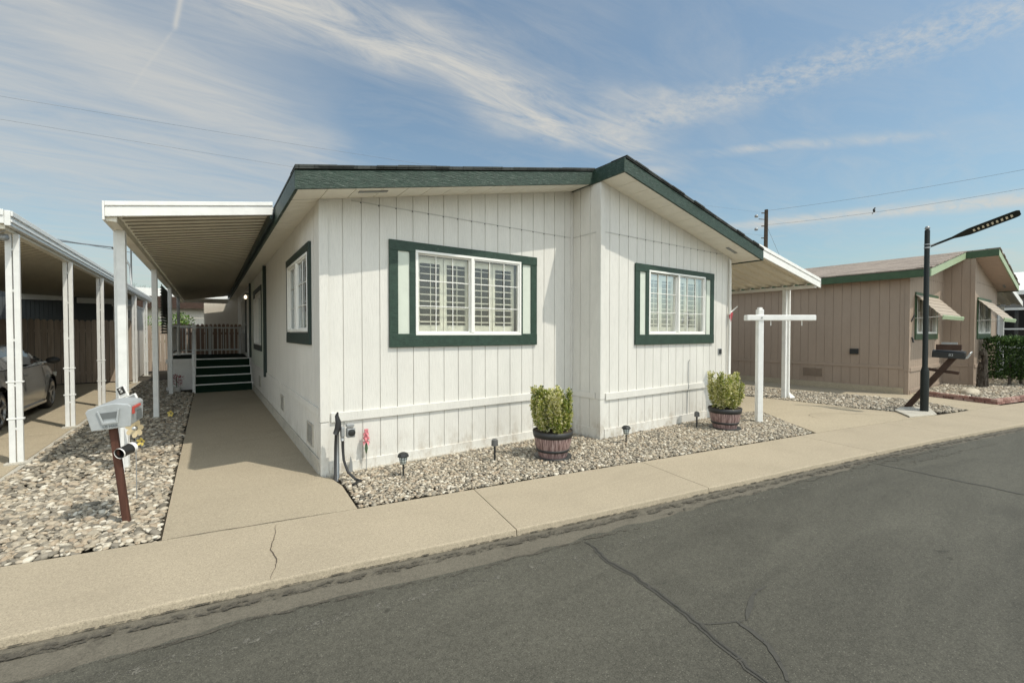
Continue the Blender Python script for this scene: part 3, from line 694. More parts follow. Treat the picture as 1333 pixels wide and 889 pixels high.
# ------------------------------------------------------------------ window builder
def make_window(house, p, u, n, w, h, cfg):
    """p lower-left of the outer trim on the wall face, u along the wall, n outward; outer trim w x h"""
    p, u, n = Vector(p), Vector(u), Vector(n); Z = V(0, 0, 1)
    def bx(mb, a0, a1, z0, z1, d0, d1):
        c = p + u * (a0 + a1) / 2 + Z * (z0 + z1) / 2 + n * (d0 + d1) / 2
        mb.obox(c, u * (a1 - a0) / 2, n * (d1 - d0) / 2, Z * (z1 - z0) / 2); return mb
    fx0, fx1, fz0, fz1 = cfg['frame']
    win = MB()
    bx(win, fx0, fx1, fz1 - .034, fz1, -.05, .034); bx(win, fx0, fx1, fz0, fz0 + .034, -.05, .034)
    bx(win, fx0, fx0 + .034, fz0 + .034, fz1 - .034, -.05, .034); bx(win, fx1 - .034, fx1, fz0 + .034, fz1 - .034, -.05, .034)
    mid = (fx0 + fx1) / 2
    bx(win, mid - .022, mid + .022, fz0 + .034, fz1 - .034, -.03, .038)
    root = win.build('window', 'vinyl', house, bevel=.004)
    if cfg.get('label'): root['label'] = cfg['label']
    # sash with muntins
    for si, (a, b) in enumerate(((fx0 + .034, mid - .022), (mid + .022, fx1 - .034))):
        d = -.012 if si == 0 else .008
        sm = MB(); t = .018
        bx(sm, a, b, fz1 - .034 - t, fz1 - .034, d - .015, d + .012); bx(sm, a, b, fz0 + .034, fz0 + .034 + t, d - .015, d + .012)
        bx(sm, a, a + t, fz0 + .034 + t, fz1 - .034 - t, d - .015, d + .012); bx(sm, b - t, b, fz0 + .034 + t, fz1 - .034 - t, d - .015, d + .012)
        zi0, zi1 = fz0 + .034 + t, fz1 - .034 - t
        nv, nh = cfg.get('grid', (2, 2))
        for k in range(1, nv + 1):
            xx = a + t + (b - a - 2 * t) * k / (nv + 1); bx(sm, xx - .0055, xx + .0055, zi0, zi1, d - .006, d + .006)
        for k in range(1, nh + 1):
            zz = zi0 + (zi1 - zi0) * k / (nh + 1); bx(sm, a + t, b - t, zz - .0055, zz + .0055, d - .005, d + .005)
        sm.build('sash', 'vinyl', root, bevel=.003)
        g = MB(); bx(g, a + t, b - t, zi0, zi1, d - .012, d - .009); g.build('pane', 'glass', root)
    # room box behind, open to the front
    rb = MB(); dd = -.5
    A = lambda x, z, d: p + u * x + Z * z + n * d
    q = [(fx0, fz0), (fx1, fz0), (fx1, fz1), (fx0, fz1)]
    vs = [A(x, z, -.052) for x, z in q] + [A(x, z, dd) for x, z in q]
    rb.add(vs, [(0, 1, 5, 4), (1, 2, 6, 5), (2, 3, 7, 6), (3, 0, 4, 7), (4, 5, 6, 7)]); rb.build('room_lining', 'room', root)
    if cfg.get('shutters'):
        N = cfg['shutters']; gap = .01; pw = (fx1 - fx0 - .10) / N
        for k in range(N):
            sm = MB(); a = fx0 + .05 + k * pw + gap / 2; b = a + pw - gap; z0, z1 = fz0 + .05, fz1 - .05; d = -.095; st = .045; rt = .085
            bx(sm, a, a + st, z0, z1, d - .012, d + .012); bx(sm, b - st, b, z0, z1, d - .012, d + .012)
            bx(sm, a + st, b - st, z0, z0 + rt, d - .011, d + .011); bx(sm, a + st, b - st, z1 - rt, z1, d - .011, d + .011)
            nl = 9; zs = z0 + rt; step = (z1 - z0 - 2 * rt) / nl
            for j in range(nl):
                zc_ = zs + (j + .5) * step; c = p + u * (a + b) / 2 + Z * zc_ + n * d
                tl = R(-12 if N > 2 else 20); hw = step * .42
                nn_ = (n * math.cos(tl) + Z * math.sin(tl)); 
                sm.obox(c, u * ((b - a) / 2 - st), nn_ * hw, nn_.cross(u) * .0045)
            bx(sm, (a + b) / 2 - .004, (a + b) / 2 + .004, z0 + rt, z1 - rt, d + .026, d + .034)
            sm.build('shutter', 'shutter', root)
    if cfg.get('curtain'):
        sm = MB(); pts = []
        for k in range(60):
            x = fx0 + .06 + (fx1 - fx0 - .12) * k / 59; pts.append(A(x, fz0 + .05, -.16 + .02 * math.sin(k * 1.3)))
        sm.sheet(pts, (0, 0, 0), (0, 0, fz1 - fz0 - .1)); sm.build('curtain', 'curtain', root)
    # trim
    gm = cfg.get('trim', 'green')
    tm = MB(); th = cfg.get('tt', .125); tb = cfg.get('tb', .165); tl_ = cfg.get('tl', .11); tr_ = cfg.get('tr', .11)
    bx(tm, 0, w, h - th, h, 0, .032); bx(tm, 0, w, 0, tb, 0, .032)
    bx(tm, 0, tl_, tb, h - th, 0, .028); bx(tm, w - tr_, w, tb, h - th, 0, .028)
    if cfg.get('inner'):
        bx(tm, fx0 - .075, fx0 - .002, tb, h - th, 0, .030); bx(tm, fx1 + .002, fx1 + .03, tb, h - th, 0, .030)
    tm.build('window_trim', gm, root, bevel=.003)
    if cfg.get('inner'):
        pm = MB()
        bx(pm, tl_, fx0 - .075, tb, h - th, 0, .012); bx(pm, fx1 + .03, w - tr_, tb, h - th, 0, .012)
        pm.build('side_panel', 'mint', root)
    return root

# ------------------------------------------------------------------ double-wide house
def make_house(name, loc, label, cfg):
    X0, Y0 = loc; root = empty(name, (X0, Y0, 0), label, 'house')
    W1, W2, PJ, LEN = cfg['w1'], cfg['w2'], cfg['pj'], cfg['len']
    WT = W1 + W2; SL = .208; ZE = 3.075; OV = .315; OF = .47
    sid, sof, fas, shg, tr = cfg['siding'], cfg['soffit'], cfg['fascia'], cfg['shingle'], cfg['trimmat']
    rise = lambda x: ZE + SL * (min(x, WT - x) if x <= W1 or True else 0) * 1.0
    def zt(x): return ZE + SL * (x if x <= W1 else (WT - x) * W1 / W2)
    P_ = lambda x, y, z=0: (X0 + x, Y0 + y, z)
    ux, uy = V(1, 0, 0), V(0, 1, 0)
    # front wall left
    mb = MB(); grooved_wall(mb, P_(0, 0), ux, V(0, -1, 0), W1, -.04, lambda x: zt(x) + .02, cfg['holes1'])
    # return wall
    grooved_wall(mb, P_(W1, 0), V(0, -1, 0), V(-1, 0, 0), PJ, -.04, lambda x: zt(W1) + .02, off=.17)
    mb.build('front_wall', sid, root)
    mb = MB(); grooved_wall(mb, P_(W1, -PJ), ux, V(0, -1, 0), W2, -.04, lambda x: zt(W1 + x) + .02, cfg['holes2'], off=.19)
    mb.build('front_wall', sid, root)
    mb = MB(); grooved_wall(mb, P_(0, LEN), V(0, -1, 0), V(-1, 0, 0), LEN, -.04, noz(ZE + .02), cfg.get('holesL', ()), off=.1, sp=cfg.get('sps', .2115))
    mb.build('side_wall', sid, root)
    mb = MB(); grooved_wall(mb, P_(WT, -PJ), V(0, 1, 0), V(1, 0, 0), LEN + PJ, -.04, noz(ZE + .02), off=.1)
    mb.build('side_wall', sid, root)
    mb = MB(); mb.add([P_(0, LEN, 0), P_(WT, LEN, 0), P_(WT, LEN, ZE), P_(W1, LEN, zt(W1)), P_(0, LEN, ZE)], [(0, 1, 2, 3, 4)]); mb.build('back_wall', sid, root)
    # corner boards
    mb = MB()
    for (x, y, sx, sy) in ((0, 0, -1, -1), (W1, -PJ, -1, -1), (WT, -PJ, 1, -1)):
        zz = zt(x) if x != WT else ZE
        cx, cy = X0 + x, Y0 + y
        zlo = .605
        # front face leg
        if sx < 0: mb.box(cx - .012, cy - .012, zlo, cx + .085, cy + .0, zz - .01); mb.box(cx - .012, cy, zlo, cx, cy + .085, zz - .01)
        else: mb.box(cx - .085, cy - .012, zlo, cx + .012, cy, zz - .01); mb.box(cx, cy, zlo, cx + .012, cy + .085, zz - .01)
        if sx < 0: mb.box(cx - .008, cy - .008, -.04, cx + .075, cy, .59); mb.box(cx - .008, cy, -.04, cx, cy + .075, .59)
        else: mb.box(cx - .075, cy - .008, -.04, cx + .008, cy, .59); mb.box(cx, cy, -.04, cx + .008, cy + .075, .59)
    mb.box(X0 + W1 - .05, Y0 - .012, -.04, X0 + W1 - .003, Y0, zt(W1) - .03)
    mb.build('corner_board', sid, root, bevel=.003)
    # horizontal belt boards and skirt
    mb = MB()
    mb.box(X0 + .10, Y0 - .026, .595, X0 + W1 - .06, Y0, .70); mb.box(X0 + W1 + .10, Y0 - PJ - .026, .585, X0 + WT - .09, Y0 - PJ, .69)
    mb.box(X0 - .018, Y0 + .10, .66, X0, Y0 + LEN, .75)
    mb.box(X0 + W1 - .02, Y0 - PJ + .1, .60, X0 + W1, Y0 - .02, .69)
    mb.build('belt_board', sid, root, bevel=.004)
    mb = MB()
    mb.box(X0 + .08, Y0 - .017, -.04, X0 + W1 - .06, Y0, .125); mb.box(X0 + W1 + .08, Y0 - PJ - .017, -.04, X0 + WT - .08, Y0 - PJ, .15)
    mb.box(X0 + W1 - .014, Y0 - PJ + .08, -.04, X0 + W1, Y0 - .02, .15)
    mb.build('skirt_board', sid, root, bevel=.003)
    mb = MB(); mb.box(X0 - .02, Y0 + .09, -.04, X0, Y0 + LEN, .17); mb.box(X0 + .05, Y0 - .05, -.05, X0 + W1, Y0 - .018, .018)
    mb.build('footing', cfg.get('footing', 'footing'), root, bevel=.005)
    # panel seam strip with nails
    mb = MB()
    z = 3.125
    x0 = (z - ZE) / SL + .1
    mb.box(X0 + x0, Y0 - .006, z, X0 + W1 - .05, Y0, z + .012); mb.box(X0 + W1 + .08, Y0 - PJ - .006, z, X0 + WT - x0, Y0 - PJ, z + .012)
    mb.box(X0 + W1 - .006, Y0 - PJ + .08, z, X0 + W1, Y0 - .02, z + .012)
    mb.build('seam_flashing', cfg.get('seam', 'seam'), root)
    nm = MB()
    for k in range(40):
        xx = .2365 + .2115 * k
        if x0 < xx < W1 - .1: nm.tube([(X0 + xx, Y0 - .011, z - .002), (X0 + xx, Y0 + .001, z - .002)], .007, 6)
        if x0 < xx < W2 - x0: nm.tube([(X0 + W1 + xx - .0465, Y0 - PJ - .011, z - .002), (X0 + W1 + xx - .0465, Y0 - PJ + .001, z - .002)], .007, 6)
    nm.build('nail', 'black', root)
    # roof slabs: z underside = plane through eave at overhang
    FH = .185
    yF1, yF2 = -OF, -PJ - OF
    def zb(x): return ZE + SL * (x if x <= W1 else (WT - x) * W1 / W2) - .0
    rt = MB()
    xl, xr = -OV, WT + OV
    T = FH + .012
    for (xa, xb, yf) in ((xl, W1, yF1), (W1, xr, yF2)):
        za, zb_ = zb(xa) + T, zb(xb) + T
        rt.add([P_(xa, yf - .012, za), P_(xb, yf - .012, zb_), P_(xb, LEN + .3, zb_), P_(xa, LEN + .3, za)] + [P_(xa, yf - .012, za + .028), P_(xb, yf - .012, zb_ + .028), P_(xb, LEN + .3, zb_ + .028), P_(xa, LEN + .3, za + .028)],
               [(3, 2, 1, 0), (4, 5, 6, 7), (0, 1, 5, 4), (1, 2, 6, 5), (2, 3, 7, 6), (3, 0, 4, 7)])
    # ragged shingle tabs on the front edges
    for (xa, xb, yf) in ((xl, W1, yF1), (W1, xr, yF2)):
        x = xa
        while x < xb - .1:
            e = min(x + random.uniform(.16, .34), xb); d = random.uniform(.012, .03); t = random.uniform(.004, .012)
            a, b = zb(x) + T, zb(e) + T
            rt.prism([P_(x, yf - d, a + .018), P_(e, yf - d, b + .018), P_(e, yf - d, b + .03 + t), P_(x, yf - d, a + .03 + t)], (0, .3, 0)); x = e
    roof = rt.build('roof', shg, root)
    # fascia boards
    f = MB(); ft = .03
    f.prism([P_(xl, yF1, zb(xl)), P_(W1 - .0, yF1, zb(W1)), P_(W1 - .0, yF1, zb(W1) + FH), P_(xl, yF1, zb(xl) + FH)], (0, ft, 0))
    f.prism([P_(W1, yF2, zb(W1)), P_(xr, yF2, zb(xr)), P_(xr, yF2, zb(xr) + FH), P_(W1, yF2, zb(W1) + FH)], (0, ft, 0))
    f.build('gable_fascia', cfg.get('gfascia', fas), root, bevel=.003)
    f = MB()
    f.box(*P_(xl, yF1 + ft + .001, zb(xl) + .0), *P_(xl + ft, LEN + .3, zb(xl) + FH)); f.box(*P_(xr - ft, yF2 + ft + .001, zb(xr)), *P_(xr, LEN + .3, zb(xr) + FH))
    f.box(*P_(W1 - .03, yF2, zb(W1) - .002), *P_(W1 - .001, 0.3, zb(W1) + FH + .008))
    f.build('eave_fascia', fas, root, bevel=.003)
    # soffits
    s = MB(); dn = V(0, 0, 1)
    sv = V(1, 0, SL).normalized(); L1 = math.hypot(W1 + OV - .03, SL * (W1 + OV - .03))
    plank_sheet(s, P_(xl + .03, 0, zb(xl + .03) + .012), sv, (0, -1, 0), L1, OF - .03, .3)
    sv2 = V(1, 0, -SL * W1 / W2).normalized(); L2 = math.hypot(W2 + OV - .03, SL * (W2 + OV - .03) * W1 / W2)
    plank_sheet(s, P_(W1, -PJ, zb(W1) + .012), sv2, (0, -1, 0), L2, OF - .03, .3)
    # eave soffits
    plank_sheet(s, P_(xl + .03, 0, zb(xl + .03) + .010), V(0, 1, 0), V(1, 0, SL), LEN, OV - .03, .15, .012, .015)
    plank_sheet(s, P_(WT, -PJ, zb(WT) + .010), V(0, 1, 0), V(1, 0, -SL), LEN, OV - .03, .15, .012, .015)
    s.build('soffit', sof, root)
    v_ = MB()
    for cx, sg, yy in ((.35, 1, -.28), (WT - .55, -1, -PJ - .22)):
        a = P_(cx, yy, zb(cx) + .006); b = P_(cx + .32, yy, zb(cx + .32) + .006)
        v_.bar(a, b, .05, .012)
    v_.build('soffit_vent', 'grey', root)
    return root, zb

W1_, W2_, PJ_ = 3.80, 3.68, .61
def frame_of(wz0): return wz0
cfgA = dict(frame=(.335, 1.975, .145, 1.215), shutters=4, inner=True, label='large left window with cream plantation shutters and deep green trim')
cfgB = dict(frame=(.335, 1.975, .165, 1.225), shutters=4, inner=True, label='right window with cream shutters, partly under the eave shadow')
def hole(px, pz, c): f = c['frame']; return (px + f[0] + .01, px + f[1] - .01, pz + f[2] + .01, pz + f[3] - .01)
wA = (.775, 1.43, 2.27, 1.31); wB = (4.57, 1.415, 2.27, 1.31)
# side windows (wall runs from y=LEN down to 0; local coordinate = LEN - y)
LEN = 18.0
cfgS = dict(frame=(.12, 1.75, .16, 1.14), inner=False, grid=(1, 2), curtain=False, tl=.11, tr=.11, tt=.10, tb=.15, trim='darktrim', label='side window with dark green trim above the walkway')
cfgS2 = dict(frame=(.12, 2.0, .14, 1.33), inner=False, grid=(0, 0), curtain=True, trim='darktrim', tl=.11, tr=.11, tt=.1, tb=.13, label='tall side window inside the mint panel bay')
cfgS3 = dict(frame=(.08, 1.3, .08, 1.2), inner=False, grid=(0, 0), curtain=True, trim='white', tl=.07, tr=.07, tt=.07, tb=.07, label='white framed window beside the porch door')
sS = (.50, 1.46, 1.87, 1.25); sS2 = (6.35, 1.18, 2.12, 1.55); sS3 = (12.3, 1.6, 1.38, 1.3)
holesL = []
for (y0, z0, w, h), c in ((sS, cfgS), (sS2, cfgS2), (sS3, cfgS3)):
    f = c['frame']; lx = LEN - (y0 + w); holesL.append((lx + f[0] + .01, lx + f[1] - .01, z0 + f[2] + .01, z0 + f[3] - .01))
house, zbH = make_house('manufactured_house', (0, 0), 'white manufactured house with dark green trim and two front windows, nearest the camera', dict(w1=W1_, w2=W2_, pj=PJ_, len=LEN,
    siding='siding', soffit='soffit', fascia='fascia', shingle='shingle_d', trimmat='green',
    holes1=[hole(wA[0], wA[1], cfgA)], holes2=[(hole(wB[0] - W1_, wB[1], cfgB))], holesL=holesL))
make_window(house, (wA[0], 0, wA[1]), (1, 0, 0), (0, -1, 0), wA[2], wA[3], cfgA)
make_window(house, (wB[0], -PJ_, wB[1]), (1, 0, 0), (0, -1, 0), wB[2], wB[3], cfgB)
for (y0, z0, w, h), c in ((sS, cfgS), (sS2, cfgS2), (sS3, cfgS3)):
    make_window(house, (0, y0 + w, z0), (0, -1, 0), (-1, 0, 0), w, h, c)
# extras on the white house side wall
mb = MB(); mb.box(-.06, 5.5, .66, 0, 5.62, 3.05); mb.box(-.06, 9.45, .9, 0, 9.6, 3.05); mb.build('trim_post', 'darktrim', house, bevel=.004)
mb = MB(); mb.box(-.014, 5.63, .78, -.001, 6.34, 3.05); mb.box(-.014, 8.48, .78, -.001, 9.44, 3.05); mb.box(-.014, 6.36, .78, -.001, 8.46, 1.17); mb.build('side_panel', 'mint', house)
d = MB(); d.box(-.05, 10.5, .87, -.005, 11.42, 2.9); door = d.build('door', 'white', house, bevel=.004)
d = MB(); d.box(-.062, 10.62, 1.0, -.051, 11.3, 2.75); d.build('screen', 'screen', door)
d = MB(); d.tube([(-.052, 10.57, 1.85), (-.10, 10.57, 1.85), (-.10, 10.57, 1.95)], .012, 8); d.build('handle', 'chrome', door, smooth=True)
d = MB(); d.lathe([(.01, 0), (.035, .02), (.04, .06), (.03, .10), (.0, .12)], (-.12, 9.9, 2.62), 16); lampw = d.build('wall_light', 'lit', house, smooth=True)
d = MB(); d.box(-.12, 9.87, 2.76, 0, 9.93, 2.80); d.build('light_bracket', 'darktrim', lampw)
def vent(house_, y, z, w, h, x=0, mat='white', flip=1):
    v = MB(); v.box(x - .016 * flip, y, z, x, y + w, z + .018); v.box(x - .016 * flip, y, z + h - .018, x, y + w, z + h); v.box(x - .016 * flip, y, z + .018, x, y + .018, z + h - .018); v.box(x - .016 * flip, y + w - .018, z + .018, x, y + w, z + h - .018)
    nsl = int(h / .025)
    for k in range(nsl): v.obox((x - .008 * flip, y + w / 2, z + .02 + (h - .04) * (k + .5) / nsl), (.008, 0, -.006), (0, w / 2 - .018, 0), (.001, 0, .002))
    return v.build('wall_vent', mat, house_)
vent(house, .44, .23, .36, .27, mat='footing'); vent(house, 2.9, .30, .36, .25, mat='footing'); vent(house, 6.9, .3, .36, .25, mat='footing')
d = MB(); d.box(7.03, -.625, 1.19, 7.15, -.61, 1.31)
out = d.build('outlet_box', 'grey', house, bevel=.004); d = MB(); d.box(7.045, -.632, 1.205, 7.135, -.626, 1.295); d.build('outlet_cover', 'black', out, bevel=.003)
d = MB()
for x, s_ in ((7.36, .03),): d.tube([(x, -.66, -.02), (x, -.66, 3.02)], .018, 10)
d.build('conduit', 'white', house, smooth=True)
# flag bracket with folded cloth
d = MB(); d.tube([(7.38, -.63, 1.98), (7.50, -.74, 2.13)], .012, 8); fb = d.build('flag_bracket', 'white', house, smooth=True)
d = MB(); d.prism([(7.33, -.66, 1.96), (7.42, -.67, 2.02), (7.44, -.67, 1.98), (7.36, -.66, 1.80)], (0, -.015, 0)); d.build('cloth', 'redcloth', fb)
# thin cable up the right front wall
d = MB(); d.tube([(6.02, -.622, .13), (6.02, -.622, .55), (6.03, -.645, .64), (6.04, -.626, .74), (6.05, -.624, 1.10), (6.08, -.628, 1.12)], .006, 6); d.build('cable', 'grey', house, smooth=True)

# ------------------------------------------------------------------ patio canopy (left of the white house)
ca = empty('patio_canopy', (-1.9, 1.1, 0), 'white metal patio canopy over the walkway on the left side of the white house', 'canopy')
yC0, yC1, xo, xi = 1.08, 16.2, -1.88, -.34; zo, zi = 2.89, 3.15
sv = V(xi - xo, 0, zi - zo)
r = MB(); corrugated(r, (xo + .03, yC0 + .02, zo), V(0, 1, 0), sv.normalized(), yC1 - yC0 - .04, sv.length - .02, .2, .055, kind='sin'); r.build('roof_panel', 'pan', ca)
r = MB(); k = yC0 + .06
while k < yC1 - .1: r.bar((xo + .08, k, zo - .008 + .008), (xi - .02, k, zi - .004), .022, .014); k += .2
tag(r.build('seam_shade_strip', 'ribdark', ca), kind='stuff')  # dark strips along the seams paint in the rib shading under the canopy
r = MB()
def cz(x): return zo + (zi - zo) * (x - xo) / (xi - xo)
# front fascia : two steps with a dark reveal line
for (a, b, yy) in ((-.05, .055, 0), (.062, .11, -.012)):
    r.prism([(xo - .03, yC0 + yy, cz(xo) + a), (xi, yC0 + yy, cz(xi) + a), (xi, yC0 + yy, cz(xi) + b), (xo - .03, yC0 + yy, cz(xo) + b)], (0, .035, 0))
r.prism([(xo - .03, yC0 + .005, cz(xo) + .05), (xi, yC0 + .005, cz(xi) + .05), (xi, yC0 + .005, cz(xi) + .07), (xo - .03, yC0 + .005, cz(xo) + .07)], (0, .02, 0))
r.box(xo - .05, yC0 - .012, zo - .09, xo - .031, yC1, zo + .11)
r.box(xo - .05, yC1 - .03, zo - .07, xi, yC1, zo + .10)
r.build('gutter', 'white', ca, bevel=.004)
r = MB(); r.box(xo - .03, yC0 + .04, zo - .09, xo + .06, yC1 - .04, zo - .004); r.build('beam', 'pan', ca, bevel=.003)
r = MB(); r.box(xi - .03, yC0 + .01, zi - .10, xi, yC1, zi + .03); r.build('ledger', 'darktrim', ca)
for k, (yy) in enumerate((1.62, 5.35, 9.2, 13.0)):
    p = MB(); px_ = -1.84
    p.box(px_ - .05, yy - .04, -.03, px_ + .03, yy + .04, zo - .09)
    if k == 0: p.box(px_ - .085, yy + .045, -.03, px_ - .02, yy + .10, zo - .09)
    p.box(px_ + .031, yy - .012, .0, px_ + .038, yy + .012, zo - .10)
    po = p.build('post', 'whitemetal', ca, bevel=.006)
    q = MB(); q.box(px_ - .07, yy - .06, -.02, px_ + .05, yy + .06, .03); q.build('post_foot', 'footing', po, bevel=.004)
# number tiles and sign fixed to the first post
sg = empty('address_sign', (-1.95, 1.50, .7), 'black and white address tiles held in a tilted white frame behind the silver mailbox', 'sign')
Rm = Matrix.Rotation(R(-35), 4, 'Z') @ Matrix.Rotation(R(0), 4, 'X')
sgc = V(-1.80, 1.38, .80)
tilt = Matrix.Rotation(R(-24), 4, 'Y')
Ms = Matrix.Translation(sgc) @ Matrix.Rotation(R(-33), 4, 'Z') @ tilt
b = MB(); b.m = Ms
b.box(-.135, 0, -.07, .135, .02, .07); b.build('frame', 'white', sg, bevel=.004)
b = MB(); b.m = Ms; b.box(-.125, -.008, -.06, -.055, -.001, .06); b.box(-.02, -.008, .115, .05, -.001, .195); b.build('tile', 'black', sg)
b = MB(); b.m = Ms; b.box(-.045, -.008, -.06, .125, -.001, .06); b.build('number_panel', 'grey', sg)
b = MB(); b.m = Ms; b.box(-.03, 0, .075, .06, .02, .205); b.build('frame', 'white', sg, bevel=.004)
b = MB(); b.m = Ms; b.m = None; b.box(-1.86, 1.43, 0, -1.83, 1.45, .72); b.build('stake', 'whitemetal', sg)
rot = (Ms.to_3x3() @ Matrix.Rotation(R(90), 3, 'X')).to_4x4()
text_mesh('E', .095, 'white', 'lettering', sg, Ms @ V(-.09, -.0095, 0), rot)
text_mesh('103', .085, 'black', 'lettering', sg, Ms @ V(.04, -.0095, 0), rot)
text_mesh('S', .075, 'white', 'lettering', sg, Ms @ V(.015, -.0095, .155), rot)

# louvred screen along the far posts
def louvre(name, a, b, z0, z1, mat, label, tilt=35, pitch=.075, depth=.07, thick=.004, n=None):
    a, b = Vector(a), Vector(b); d = (b - a).normalized(); nn = V(d.y, -d.x, 0)
    o = empty(name, (a.x, a.y, 0), label, 'louvred screen')
    m = MB(); z = z0
    while z < z1:
        ax = (nn * math.cos(R(tilt)) + V(0, 0, math.sin(R(tilt)))); c = (a + b) / 2 + V(0, 0, z)
        m.obox(c, d * (b - a).length / 2, ax * depth / 2, ax.cross(d) * thick); z += pitch
    m.build('slats', mat, o)
    m = MB()
    for t in (.03, .5, .97):
        c = a.lerp(b, t); m.box(c.x - .01, c.y - .01, z0 - .03, c.x + .01, c.y + .01, z1 + .03)
    m.build('stile', mat, o)
    return o
louvre('louvred_screen', (-2.03, 9.35, 0), (-2.03, 12.85, 0), 1.62, 2.86, 'darkslat', 'dark green louvred screen hanging between the rear patio posts')
louvre('louvred_awning', (7.56, .05, 0), (7.56, .95, 0), 1.12, 2.50, 'white', 'white ribbed window awning seen edge on at the right side of the white house', tilt=-30, pitch=.065, depth=.11)

# ------------------------------------------------------------------ porch steps and deck
st = empty('porch_steps', (-.68, 9.2, 0), 'porch deck with green carpeted steps and white edging at the end of the walkway', 'steps')
b = MB(); e = MB(); w = MB()
for k in range(4):
    y0 = 9.15 + .3 * k; z1 = .215 * (k + 1); z0 = .215 * k
    b.box(-1.33, y0, z0 + .004, -.03, y0 + .33 if k < 3 else 10.6, z1)
    e.box(-1.36, y0 - .03, z1 - .012, -.0, y0 - .002, z1 + .018)
    w.box(-1.36, y0, z0, -1.332, y0 + .30, z1 - .01); w.box(-.028, y0, z0, -.002, y0 + .3, z1 - .01)
b.build('tread', 'carpet', st); e.build('nosing', 'white', st, bevel=.003); w.build('stringer', 'white', st)
b = MB(); b.box(-1.98, 10.2, .80, -.02, 13.55, .862); b.build('deck', 'carpet', st)
b = MB(); grooved_wall(b, (-1.98, 10.19, 0), (1, 0, 0), (0, -1, 0), .62, 0, noz(.80), off=.12, sp=.12); grooved_wall(b, (-1.98, 13.5, 0), (0, -1, 0), (-1, 0, 0), 3.3, 0, noz(.80), off=.12, sp=.2)
b.box(-2.01, 10.15, .76, -1.37, 10.185, .88); b.box(-2.01, 10.15, 0, -1.37, 10.185, .10); b.build('skirt_panel', 'white', st)
ra = MB()
for (x, y) in ((-1.37, 10.22), (-1.93, 10.22), (-1.93, 13.4), (-.1, 13.4), (-1.0, 13.4)): ra.box(x - .04, y - .04, .86, x + .04, y + .04, 1.86)
ra.box(-1.40, 9.2, 0, -1.345, 9.26, 1.05)
ra.bar((-1.372, 9.22, 1.02), (-1.372, 10.2, 1.72), .06, .04)
for x0, y0, x1, y1 in ((-1.93, 10.22, -1.37, 10.22), (-1.93, 10.22, -1.93, 13.4), (-1.93, 13.4, -.1, 13.4)):
    for zz in (1.02, 1.80): ra.bar((x0, y0, zz), (x1, y1, zz), .04, .05)
    L = math.hypot(x1 - x0, y1 - y0); nb = max(2, int(L / .16))
    for k in range(1, nb): t = k / nb; ra.box(x0 + (x1 - x0) * t - .015, y0 + (y1 - y0) * t - .015, 1.02, x0 + (x1 - x0) * t + .015, y0 + (y1 - y0) * t + .015, 1.80)
ra.build('railing', 'whitemetal', st)
pt = MB(); pt.lathe([(.07, 0), (.10, .12), (.105, .16), (.09, .16)], (-1.75, 9.6, -.01), 16); pot = pt.build('flower_pot', 'white', None, smooth=True, autos=40)
tag(pot, 'small white pot on the stones left of the porch steps', 'pot')
def leaf_cluster(name, mat, fn, N, size, seed, parent=None, tint=(0, 1), updir=.4, aspect=.55):
    rg = random.Random(seed); m = MB(); pv = rootloc(parent) if parent else None
    for i in range(N):
        c, out_ = fn(rg); c = Vector(c); out_ = Vector(out_)
        d = (out_ * .7 + V(rg.gauss(0, .6), rg.gauss(0, .6), rg.gauss(updir, .5))).normalized()
        s = d.cross(V(rg.gauss(0, 1), rg.gauss(0, 1), rg.gauss(0, 1))).normalized(); nn = s.cross(d).normalized()
        L = size * rg.uniform(.6, 1.3); W = L * aspect * .5
        m.tint = max(.001, min(1, rg.uniform(*tint)))
        a = c; t1 = c + d * L * .5 + s * W - nn * L * .06; t2 = c + d * L * .5 - s * W - nn * L * .06; tip = c + d * L; mid = c + d * L * .5 + nn * L * .05
        m.add([a, t1, tip, t2, mid], [(0, 1, 4), (1, 2, 4), (2, 3, 4), (3, 0, 4)])
    return m.build(name, mat, parent)
def sph(c, rx, ry, rz, lo=.55):
    def f(rg):
        while True:
            v = V(rg.gauss(0, 1), rg.gauss(0, 1), rg.gauss(0, 1)).normalized(); r_ = rg.uniform(lo, 1) ** .6
            return (c[0] + v.x * rx * r_, c[1] + v.y * ry * r_, c[2] + v.z * rz * r_), v
    return f
pl = empty('red_leaf_plant', (-1.75, 9.6, .12), 'red and brown leaved plant in the white pot beside the porch steps', 'plant')
leaf_cluster('foliage', 'redcloth', sph((-1.75, 9.6, .34), .13, .13, .14, .3), 90, .08, 3, pl, aspect=.25)
m = MB(); m.tube([(-1.75, 9.6, .1), (-1.75, 9.6, .4)], .012, 6); m.build('stem', 'stem', pl)

